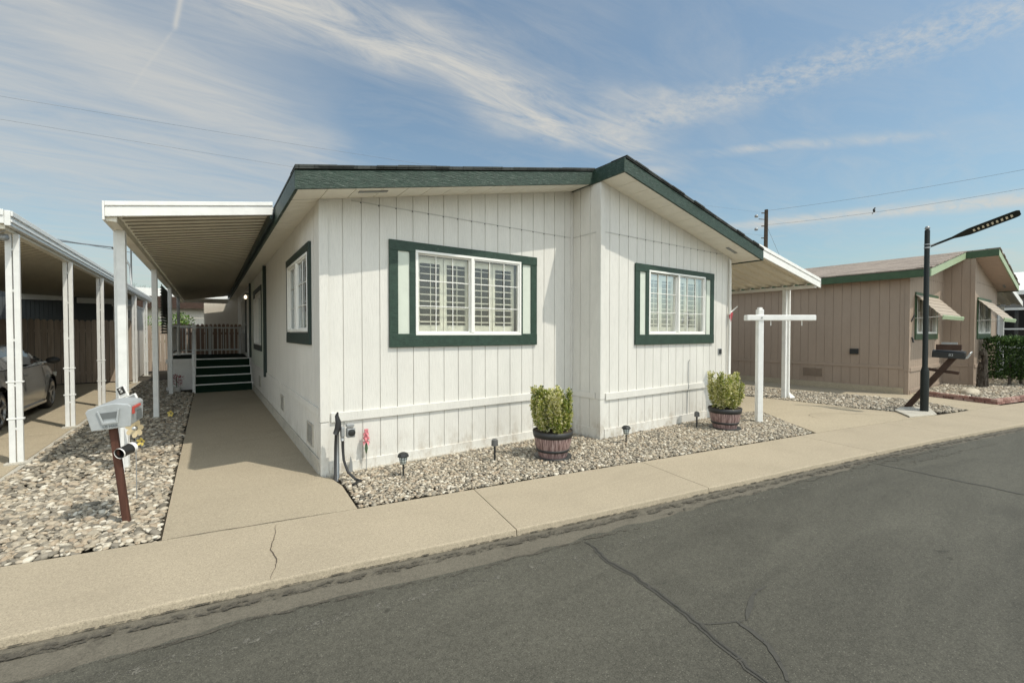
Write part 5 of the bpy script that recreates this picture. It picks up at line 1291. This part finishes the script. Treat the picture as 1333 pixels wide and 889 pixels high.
# ------------------------------------------------------------------ solar lights
def lantern(loc, label):
    o = empty('path_light', loc, label, 'garden light', 'small garden lights along the front bed')
    m = MB(); m.tube([(0, 0, -.02), (0, 0, .13)], .010, 8); m.build('stake', 'black', o, local=True)
    m = MB(); m.lathe([(.028, .13), (.034, .135), (.046, .215)], (0, 0, 0), 16); m.build('lens', 'lens', o, local=True, smooth=True)
    m = MB()
    for k in range(8): a = k * math.pi / 4; m.tube([(.031 * math.cos(a), .031 * math.sin(a), .13), (.050 * math.cos(a), .050 * math.sin(a), .22)], .0028, 4)
    for z, r_ in ((.155, .038), (.185, .043)):
        m.tube([(r_ * math.cos(t), r_ * math.sin(t), z) for t in [2 * math.pi * k / 16 for k in range(17)]], .0028, 4)
    m.build('cage', 'black', o, local=True)
    m = MB(); m.lathe([(.064, .213), (.066, .222), (.050, .248), (.030, .258), (.0, .260)], (0, 0, 0), 8); m.build('cap', 'black', o, local=True); return o
def capped(loc, label, rz=0):
    o = empty('path_light', loc, label, 'garden light', 'small garden lights along the front bed', rz)
    m = MB(); m.tube([(0, 0, -.02), (0, 0, .19)], .014, 10); m.build('stake', 'black', o, local=True)
    m = MB(); m.lathe([(.044, .185), (.040, .255), (.022, .268), (.0, .270)], (0, 0, 0), 16); m.build('cap', 'grey2', o, local=True, smooth=True, autos=40); return o
M['grey2'] = plain('grey_plastic', (.10, .10, .095), .5)
lantern((.747, -.529, .012), 'caged black lantern light with a flat cap near the garden hose')
capped((1.902, -.624, .012), 'plain grey capped stake light left of the first barrel')
lantern((3.907, -1.016, .012), 'caged black lantern light right of the protruding house corner')
capped((5.731, -.989, .012), 'plain grey capped stake light just left of the second barrel', .3)

# pink garden stake flower
fl = empty('garden_stake', (.47, -.085, 0), 'pink flower ornament on a thin metal stake against the white wall', 'garden ornament')
m = MB(); m.tube([(.47, -.085, -.01), (.47, -.085, .24)], .004, 6); m.build('stake', 'grey', fl)
m = MB(); m.lathe([(.004, 0), (.02, .06), (.012, .11), (.004, .13)], (.47, -.085, .20), 10); m.build('leaf_cup', 'stem', fl, smooth=True)
m = MB(); rg = random.Random(2)
for lv, (z, r_) in enumerate(((.32, .05), (.37, .045), (.42, .04), (.46, .026))):
    for k in range(5):
        a = k * 1.257 + lv * .6; c = V(.47, -.085, z); o_ = V(math.cos(a), math.sin(a), 0); t_ = V(-math.sin(a), math.cos(a), 0)
        m.add([c, c + o_ * r_ * .6 + t_ * .02 + V(0, 0, .025), c + o_ * r_ + V(0, 0, -.02), c + o_ * r_ * .6 - t_ * .02 + V(0, 0, .025)], [(0, 1, 2, 3)])
m.lathe([(.006, 0), (.022, .03), (.018, .10), (.004, .16)], (.47, -.085, .33), 8); m.build('petals', 'pink', fl)

# hose bib / standpipe
fc = empty('hose_standpipe', (.12, -.22, 0), 'standpipe with tap, timer dial and black hose at the near corner of the white house', 'tap')
m = MB(); m.tube([(.125, -.20, -.02), (.125, -.20, .66)], .018, 10); m.build('pipe', 'grey', fc, smooth=True)
m = MB(); m.tube([(.095, -.21, -.02), (.10, -.21, .35), (.11, -.215, .60)], .014, 8); m.tube([(.10, -.21, .50), (.125, -.22, .56), (.13, -.22, .63), (.115, -.22, .70), (.125, -.22, .74)], [.026, .034, .030, .020, .008], 10); m.build('wrap', 'rubber', fc, smooth=True)
m = MB(); m.box(.15, -.275, .47, .185, -.20, .58); m.box(.205, -.30, .46, .29, -.22, .56); m.box(.20, -.30, .575, .28, -.23, .61); m.build('timer_box', 'grey', fc, bevel=.008)
m = MB(); m.lathe([(.038, 0), (.038, -.012), (.02, -.018)], (.25, -.30, .515), 18, axis='y'); m.build('dial', 'black', fc, smooth=True, autos=40)
m = MB(); pts = [V(.165, -.25, .47), V(.165, -.26, .35), V(.17, -.28, .22), V(.20, -.33, .10), V(.26, -.40, .03), V(.30, -.46, .02), V(.20, -.52, .012)]
m.tube(pts, .014, 10); m.build('hose', 'rubber', fc, smooth=True)
m = MB(); m.tube([(.165, -.25, .49), (.165, -.25, .43)], .02, 10); m.build('coupling', 'grey', fc, smooth=True)
m = MB(); m.prism([(.27, -.05, 0), (.32, -.05, 0), (.315, -.05, .12), (.30, -.05, .19)], (0, -.02, 0)); m.build('stake', 'grey', fc)

# ------------------------------------------------------------------ silver mailbox at left
mx = empty('curbside_mailbox', (-1.605, -.324, 0), 'silver rural mailbox on a leaning redwood post at the left', 'mailbox')
topc = V(-1.675, -.36, .80)
m = MB(); m.bar((-1.60, -.32, -.05), topc + V(0, 0, .02), .048, .048, up=(.17, .98, 0)); m.build('post', 'redwood', mx, bevel=.005)
ang = R(-9.7)
fx_ = V(math.sin(R(9.7)), math.cos(R(9.7)), 0)   # into the lot
rx_ = V(fx_.y, -fx_.x, 0)
Mm = Matrix.Translation(V(-1.665, -.36, .83)) @ Matrix.Rotation(-R(9.7), 4, 'Z') @ Matrix.Rotation(R(-5), 4, 'Y') @ Matrix.Rotation(R(2), 4, 'X')
w2, hh = .128, .185
arc = [(-w2 * .92, 0), (-w2 * 1.08, hh * .82), (-w2 * .95, hh * .93), (-w2 * .3, hh * 1.06), (w2 * .3, hh * 1.08), (w2 * .95, hh * .97), (w2 * 1.08, hh * .86), (w2 * .92, 0)]
m = MB(); m.m = Mm; m.prism([(x, -.05, z) for x, z in arc], (0, .30, 0)); m.build('box', 'mail', mx, bevel=.008)
m = MB(); m.m = Mm; m.prism([(x * 1.05, -.075, z * 1.03 - .004) for x, z in arc], (0, .022, 0)); dr = m.build('door', 'mail', mx, bevel=.006)
m = MB(); m.m = Mm
m.prism([(-.06, -.078, .135), (.062, -.078, .135), (.045, -.078, .085), (-.045, -.078, .085)], (0, -.002, 0)); m.build('recess', 'mailin', dr)
m = MB(); m.m = Mm
m.prism([(-.072, -.077, .155), (-.060, -.077, .155), (-.038, -.077, .055), (-.050, -.077, .045)], (0, -.012, 0)); m.prism([(.072, -.077, .155), (.060, -.077, .155), (.038, -.077, .055), (.050, -.077, .045)], (0, -.012, 0)); m.prism([(-.049, -.077, .060), (.049, -.077, .060), (.052, -.077, .040), (-.052, -.077, .040)], (0, -.012, 0)); m.build('handle', 'mail', dr, bevel=.003)
m = MB(); m.m = Mm; m.box(w2 * 1.02, .0, .13, w2 * 1.02 + .018, .14, .15); m.box(w2 * 1.0, -.03, .09, w2 * 1.02 + .014, .0, .15); m.build('flag', 'red', mx, bevel=.002)
m = MB(); m.m = Mm; m.box(w2 * .98, .08, .02, w2 * .99 + .004, .2, .10); m.build('sticker', 'mailin', mx)
text_mesh('US MAIL', .028, 'mailin', 'lettering', mx, Mm @ V(0, -.079, .018), (Mm.to_3x3() @ Matrix.Rotation(R(90), 3, 'X')).to_4x4(), .0008)
# newspaper tube
m = MB(); c = V(-1.615, -.38, .615); d_ = (fx_ + V(.55, 0, .22)).normalized(); nr = 18; sx = d_.cross(V(0, 0, 1)).normalized(); up = sx.cross(d_)
vs = []; 
for (t, r_) in ((-.03, .042), (.09, .042), (.09, .036), (-.03, .036)):
    for k in range(nr): a = 2 * math.pi * k / nr; vs.append(c + d_ * t + sx * math.cos(a) * r_ + up * math.sin(a) * r_)
fs = []
for i in range(4):
    for k in range(nr): fs.append((i * nr + k, i * nr + (k + 1) % nr, ((i + 1) % 4) * nr + (k + 1) % nr, ((i + 1) % 4) * nr + k))
m.add(vs, fs); m.add([vs[nr * 2 + k] - d_ * .01 for k in range(nr)], [tuple(range(nr))]); tb = m.build('newspaper_tube', 'black', mx, smooth=True, autos=40)
m = MB(); vs = []
for (t, r_) in ((-.035, .0435), (-.024, .0435)):
    for k in range(nr): a = 2 * math.pi * k / nr; vs.append(c + d_ * t + sx * math.cos(a) * r_ + up * math.sin(a) * r_)
for (t, r_) in ((.065, .0455), (.095, .0455)):
    for k in range(nr): a = 2 * math.pi * k / nr; vs.append(c + d_ * t + sx * math.cos(a) * r_ + up * math.sin(a) * r_)
m.add(vs, [(k, (k + 1) % nr, nr + (k + 1) % nr, nr + k) for k in range(nr)] + [(2 * nr + k, 2 * nr + (k + 1) % nr, 3 * nr + (k + 1) % nr, 3 * nr + k) for k in range(nr)]); m.build('band', 'white', tb, smooth=True)
# flower spinner behind
sn = empty('flower_spinner', (-1.60, .25, 0), 'cream flower-shaped wind spinner on a thin stake behind the silver mailbox', 'garden ornament')
m = MB(); m.tube([(-1.60, .25, -.02), (-1.60, .25, .70)], .004, 6); m.build('stake', 'grey', sn)
cc = V(-1.60, .235, .70); vw = V(.573, .819, 0) * -1; sx = V(.819, -.573, 0)
def petals(m, cc, n, r_, w_):
    for k in range(n):
        a = 2 * math.pi * k / n + .2; d_ = sx * math.cos(a) + V(0, 0, math.sin(a)); t_ = -sx * math.sin(a) + V(0, 0, math.cos(a)); pts = []
        for q in range(12): b = 2 * math.pi * q / 12; pts.append(cc + d_ * (r_ * .62 + r_ * .4 * math.cos(b)) + t_ * w_ * math.sin(b) + vw * (.004 + .008 * math.cos(b)))
        m.prism(pts, vw * .003)
m = MB(); petals(m, cc, 7, .088, .026); m.build('petals', 'cream', sn)
m = MB(); m.lathe([(.018, 0), (.0, -.015)], (0, 0, 0), 12, axis='y'); m.v = [tuple(Vector(q) + cc + vw * .015) for q in m.v]; m.build('centre', 'mail', sn)
m = MB(); petals(m, cc + V(.045, -.02, -.13), 5, .04, .013); m.build('small_petals', 'yellow', sn)
yl = MB(); petals(yl, V(-1.62, 5.1, .10), 5, .06, .022); o = yl.build('yellow_flower', 'yellow'); tag(o, 'pale yellow artificial flower lying on the shaded stones by the patio posts', 'garden ornament')

# ------------------------------------------------------------------ parked car (nose towards the fence)
def make_car(loc):
    root = empty('parked_car', loc, 'silver grey sedan parked under the left carport, nose to the fence', 'car')
    # local frame: +y forward, x right ; built from y=-2.25 (tail) to 2.35 (nose)
    HW = .905; WB0, WB1, RW = -1.38, 1.42, .335
    ys = [ -2.25 + 4.6 * i / 92 for i in range(93)]
    def hood(y):
        pts = [(-2.25, .86), (-2.1, 1.00), (-1.7, 1.03), (-1.0, 1.0), (0, .98), (.9, .99), (1.25, .97), (1.8, .90), (2.15, .80), (2.30, .66), (2.35, .52)]
        for i in range(len(pts) - 1):
            if pts[i][0] <= y <= pts[i + 1][0]: t = (y - pts[i][0]) / (pts[i + 1][0] - pts[i][0]); t = t * t * (3 - 2 * t) * .4 + t * .6; return pts[i][1] * (1 - t) + pts[i + 1][1] * t
        return pts[-1][1]
    def hw(y):
        e = min(1, (y + 2.25) / .7) if y < -1.55 else min(1, (2.35 - y) / .9) if y > 1.45 else 1
        return HW * (.78 + .22 * math.sin(e * math.pi / 2))
    def arch(y):
        z = .21
        for wy in (WB0, WB1):
            d = abs(y - wy)
            if d < RW + .055: z = max(z, .335 + math.sqrt((RW + .055) ** 2 - d * d))
        return z
    vs = []; fs = []; NP = 13
    for y in ys:
        h, w, a = hood(y), hw(y), arch(y)
        side = []
        for k in range(8):
            t = k / 7; z = a + (h - .10 - a) * t; zr = (z - .21) / max(.1, h - .31)
            fl_ = 0
            for wy in (WB0, WB1):
                dd = math.hypot(y - wy, z - .335)
                fl_ = max(fl_, .022 * max(0, 1 - abs(dd - .39) / .14))
            bul = w * (1 - .045 * (1 - min(1, zr * 2.2)) ** 2 - .075 * max(0, zr - .52) ** 1.3 * 2) + fl_ - .010 * math.exp(-((zr - .60) / .05) ** 2)
            side.append((bul, y, z))
        side += [(w * .93, y, h - .045), (w * .85, y, h - .010), (w * .6, y, h + .015), (w * .3, y, h + .028), (0, y, h + .032)]
        vs += side
    m = len(side); ny = len(ys)
    mv = [(-x, y, z) for x, y, z in vs]
    for i in range(ny - 1):
        for k in range(m - 1): fs.append((i * m + k, (i + 1) * m + k, (i + 1) * m + k + 1, i * m + k + 1))
    b = MB(); b.add(vs, fs); b.add(mv, [f[::-1] for f in fs])
    for e in (0, ny - 1):
        r_ = vs[e * m:(e + 1) * m]; b.add(r_ + [(-x, y, z) for x, y, z in r_[::-1]], [tuple(range(2 * m))])
    body = b.build('body', 'carpaint', root, smooth=True, local=True, autos=50)
    # greenhouse
    gl = [(-1.75, 1.00), (-1.05, 1.36), (-.35, 1.42), (.15, 1.40), (.55, 1.30), (1.20, .99)]
    def gz(y):
        for i in range(len(gl) - 1):
            if gl[i][0] <= y <= gl[i + 1][0]: t = (y - gl[i][0]) / (gl[i + 1][0] - gl[i][0]); return gl[i][1] * (1 - t) + gl[i + 1][1] * t
        return 1.0
    vs = []; NY = 40; yy = [-1.75 + 2.95 * i / (NY - 1) for i in range(NY)]; K = 8
    sec = []
    for y in yy:
        z1 = gz(y); z0 = hood(y) - .03; f_ = max(0, (z1 - 1.0) / .42)
        wb = hw(y) * .90; wt = .60 + .0 * f_; wt = wb - (wb - .60) * f_
        row = [(wb, y, z0), (wb - (wb - wt) * .5 + .02, y, z0 + (z1 - z0) * .5), (wt + .04, y, z1 - .06 * f_), (wt, y, z1 - .02 * f_), (wt * .6, y, z1 + .012 * f_), (0, y, z1 + .02 * f_)]
        sec.append(row)
    b = MB(); g = MB()
    for s_ in (1, -1):
        for i in range(NY - 1):
            y = yy[i]
            for k in range(5):
                q = [sec[i][k], sec[i + 1][k], sec[i + 1][k + 1], sec[i][k + 1]]; q = [(x * s_, a_, c_) for x, a_, c_ in q]
                side = k < 2; pillar = side and (-.28 < y < -.18 or y < -1.45 or y > 1.08 or (.95 < y < 1.02))
                topg = k >= 2 and (y < -1.02 or y > .45)
                tgt = g if ((side and not pillar) or (topg and k >= 3)) else b
                f_ = (0, 1, 2, 3) if s_ > 0 else (3, 2, 1, 0); tgt.add(q, [f_])
    b.build('roof', 'carpaint', root, smooth=True, local=True); g.build('window_glass', 'carglass', root, smooth=True, local=True)
    # window chrome line, sill
    t = MB(); 
    for s_ in (1, -1): t.tube([(s_ * (hw(y) * .905 + .004), y, hood(y) - .018) for y in [-1.5 + .1 * i for i in range(26)]], .008, 6)
    t.build('belt_moulding', 'chrome', root, smooth=True, local=True)
    t = MB()
    for s_ in (1, -1): t.box(s_ * (HW - .05), -.98, .17, s_ * (HW - .005), 1.02, .235)
    t.build('side_sill', 'carpaint', root, local=True, bevel=.012)
    t = MB(); t.box(-.78, -2.1, .18, .78, 2.2, .30); t.build('underbody', 'rubber', root, local=True)
    # door seams as thin dark inset strips, handles
    for (y, nm) in ((-.22, 0), (.95, 1), (-1.05, 2)):
        t = MB(); t.tube([(hw(y) * f_ + .0015, y + dy, z) for f_, z, dy in ((.965, .27, 0), (.995, .5, 0), (.995, .66, .0), (.965, .82, .02), (.93, .93, .03))], .0035, 5); t.build('door_seam', 'rubber', root, local=True)
    for y in (-.08, -.98):
        t = MB(); t.box(HW * .955, y, .80, HW * .955 + .035, y + .20, .825); t.build('door_handle', 'carpaint', root, local=True, bevel=.008)
    # mirror
    t = MB(); v, f = ico(2); t.add([(HW + .13 + q[0] * .11, .86 + q[1] * .07, 1.045 + q[2] * .07) for q in v], [tuple(x) for x in f]); mi = t.build('wing_mirror', 'rubber', root, smooth=True, local=True)
    t = MB(); t.bar((HW * .9, .88, 1.0), (HW + .06, .87, 1.02), .05, .03); t.build('mirror_arm', 'carpaint', mi, local=True)
    t = MB(); v, f = ico(2); t.add([(-(HW + .13 + q[0] * .11), .86 + q[1] * .07, 1.045 + q[2] * .07) for q in v], [tuple(x) for x in f]); t.build('wing_mirror', 'rubber', root, smooth=True, local=True)
    # wheels
    for wy in (WB0, WB1):
        for s_ in (1, -1):
            xo_ = s_ * (HW - .01); t = MB(); t.lathe([(.235, 0), (.30, .012), (.33, .03), (RW, .06), (RW, .16), (.33, .19), (.30, .205), (.2, .205)], (0, 0, 0), 40, axis='x', cap=False)
            t.v = [(xo_ - s_ * x, y + wy, z + RW) for x, y, z in t.v]; wh = t.build('wheel', 'rubber', root, smooth=True, local=True)
            t = MB(); t.lathe([(.245, .0), (.238, .005), (.225, .03), (.225, .18)], (0, 0, 0), 40, axis='x', cap=False)
            for k in range(5):
                for dth in (-.13, .13):
                    a = 2 * math.pi * k / 5 + .3; a2 = a + dth; p0 = V(.035, math.cos(a) * .04, math.sin(a) * .04); p1 = V(.012, math.cos(a2) * .232, math.sin(a2) * .232); t.bar(p0, p1, .026, .022, up=(1, 0, 0))
            t.lathe([(.055, .015), (.055, .05)], (0, 0, 0), 16, axis='x')
            t.v = [(xo_ - s_ * x, y + wy, z + RW) for x, y, z in t.v]; t.build('rim', 'alloy', wh, smooth=False, local=True)
            t = MB(); t.lathe([(.22, .10), (.0, .10)], (0, 0, 0), 24, axis='x', cap=False); t.v = [(xo_ - s_ * x, y + wy, z + RW) for x, y, z in t.v]; t.build('brake_disc', 'rubber', wh, local=True)
    for s_ in (1, -1):
        t = MB(); t.obox((s_ * .66, 2.10, .68), (.15, -.06 * s_ * s_, 0), (.02, .10, 0), (0, 0, .055)); t.build('headlight', 'lens', root, local=True, bevel=.02)
        t = MB(); t.obox((s_ * .68, -2.20, .82), (.16, 0, 0), (0, .05, 0), (0, 0, .055)); t.build('tail_light', 'red', root, local=True, bevel=.02)
    return root
make_car((-4.70, 6.72, .004))

# ------------------------------------------------------------------ utility pole, wires, bird
up_ = empty('utility_pole', (41.2, 14.3, 0), 'tall dark utility pole with insulators rising behind the driveway canopy', 'utility pole')
m = MB(); m.tube([(41.2, 14.3, 0), (41.25, 14.25, 13.0)], [.22, .15], 12); m.build('pole', 'pole', up_, smooth=True)
m = MB()
for z in (12.7, 11.5, 10.4): m.bar((40.9, 14.5, z), (41.2, 14.3, z), .09, .08); 
m.bar((40.5, 14.55, 12.1), (41.2, 14.3, 12.1), .05, .05); m.build('crossarm', 'pole', up_)
for z in (12.4, 11.2):
    m = MB(); m.lathe([(0, -.14), (.14, -.10), (.16, 0), (.12, .1), (0, .14)], (40.45, 14.75, z), 12); m.build('insulator', 'slateblue', up_, smooth=True) if 'slateblue' in M else m.build('insulator', 'grey', up_, smooth=True)
m = MB(); m.lathe([(.24, 0), (.26, .05), (.26, .75), (.2, .85)], (40.75, 14.55, 8.2), 14); m.tube([(40.75, 14.55, 9.05), (40.75, 14.55, 9.5)], .04, 6); m.build('transformer', 'grey', up_, smooth=True, autos=40)
def wire(name, a, b, sag, r_, label, mat='wire'):
    a, b = Vector(a), Vector(b); pts = [a.lerp(b, k / 24) - V(0, 0, sag * 4 * (k / 24) * (1 - k / 24)) for k in range(25)]
    m = MB(); m.tube(pts, r_, 5); o = m.build(name, mat, smooth=True); return tag(o, label, 'cable')
wire('power_line', (41.2, 14.3, 12.9), (47, -6, 13.3), .3, .011, 'upper overhead wire from the utility pole towards the right edge')
wire('power_line', (41.2, 14.3, 11.6), (47, -6, 12.1), .4, .011, 'lower overhead wire from the utility pole towards the right edge')
wire('power_line', (41.2, 14.3, 12.7), (-14, 22.5, 11.3), .3, .0055, 'upper overhead wire crossing the cloudy sky at left')
wire('power_line', (41.2, 14.3, 10.6), (-14, 22.5, 10.5), .3, .0055, 'lower overhead wire crossing the cloudy sky at left')
wire('guy_wire', (41.2, 14.3, 11.8), (43.8, 12.2, 4), 0, .012, 'slanted guy wire right of the utility pole')
wire('service_cable', (-9.5, 21, 5.9), (-5.0, 24.4, 5.95), .08, .035, 'thick service cable between the left carport roof and the patio post')
o = wire('service_cable', (-9.5, 21, 6.15), (-2.5, 25.3, 5.7), .1, .014, 'thin service cable above the thick one at left')
m = MB(); m.tube([(-5.0, 24.4, 5.95), (-4.6, 24.6, 5.6), (-4.35, 24.7, 5.1), (-4.3, 24.7, 4.0)], .05, 6); m.tube([(-4.3, 24.7, 0), (-4.3, 24.7, 6.6)], .035, 8); o = m.build('service_mast', 'grey', smooth=True); tag(o, 'grey service mast with drooping cable behind the first patio post', 'mast')
# bird perched on the lower right wire
bw = V(41.2, 14.3, 11.6).lerp(V(47, -6, 12.1), .365) - V(0, 0, .4 * 4 * .365 * .635)
v, f = ico(2); m = MB(); m.add([(bw.x + q[0] * .09, bw.y + q[1] * .09, bw.z + .16 + q[2] * .15 + q[1] * .04) for q in v], [tuple(x) for x in f]); m.add([(bw.x + q[0] * .055, bw.y - .05 + q[1] * .055, bw.z + .33 + q[2] * .055) for q in v], [tuple(x) for x in f])
m.prism([(bw.x - .03, bw.y + .03, bw.z + .06), (bw.x + .03, bw.y + .03, bw.z + .06), (bw.x + .02, bw.y + .12, bw.z - .14), (bw.x - .02, bw.y + .12, bw.z - .14)], (0, .02, .01))
m.prism([(bw.x - .01, bw.y - .09, bw.z + .335), (bw.x + .01, bw.y - .09, bw.z + .335), (bw.x, bw.y - .15, bw.z + .32)], (0, 0, .012)); o = m.build('bird', 'black', smooth=True); tag(o, 'small dark bird perched on the lower overhead wire at right', 'bird')
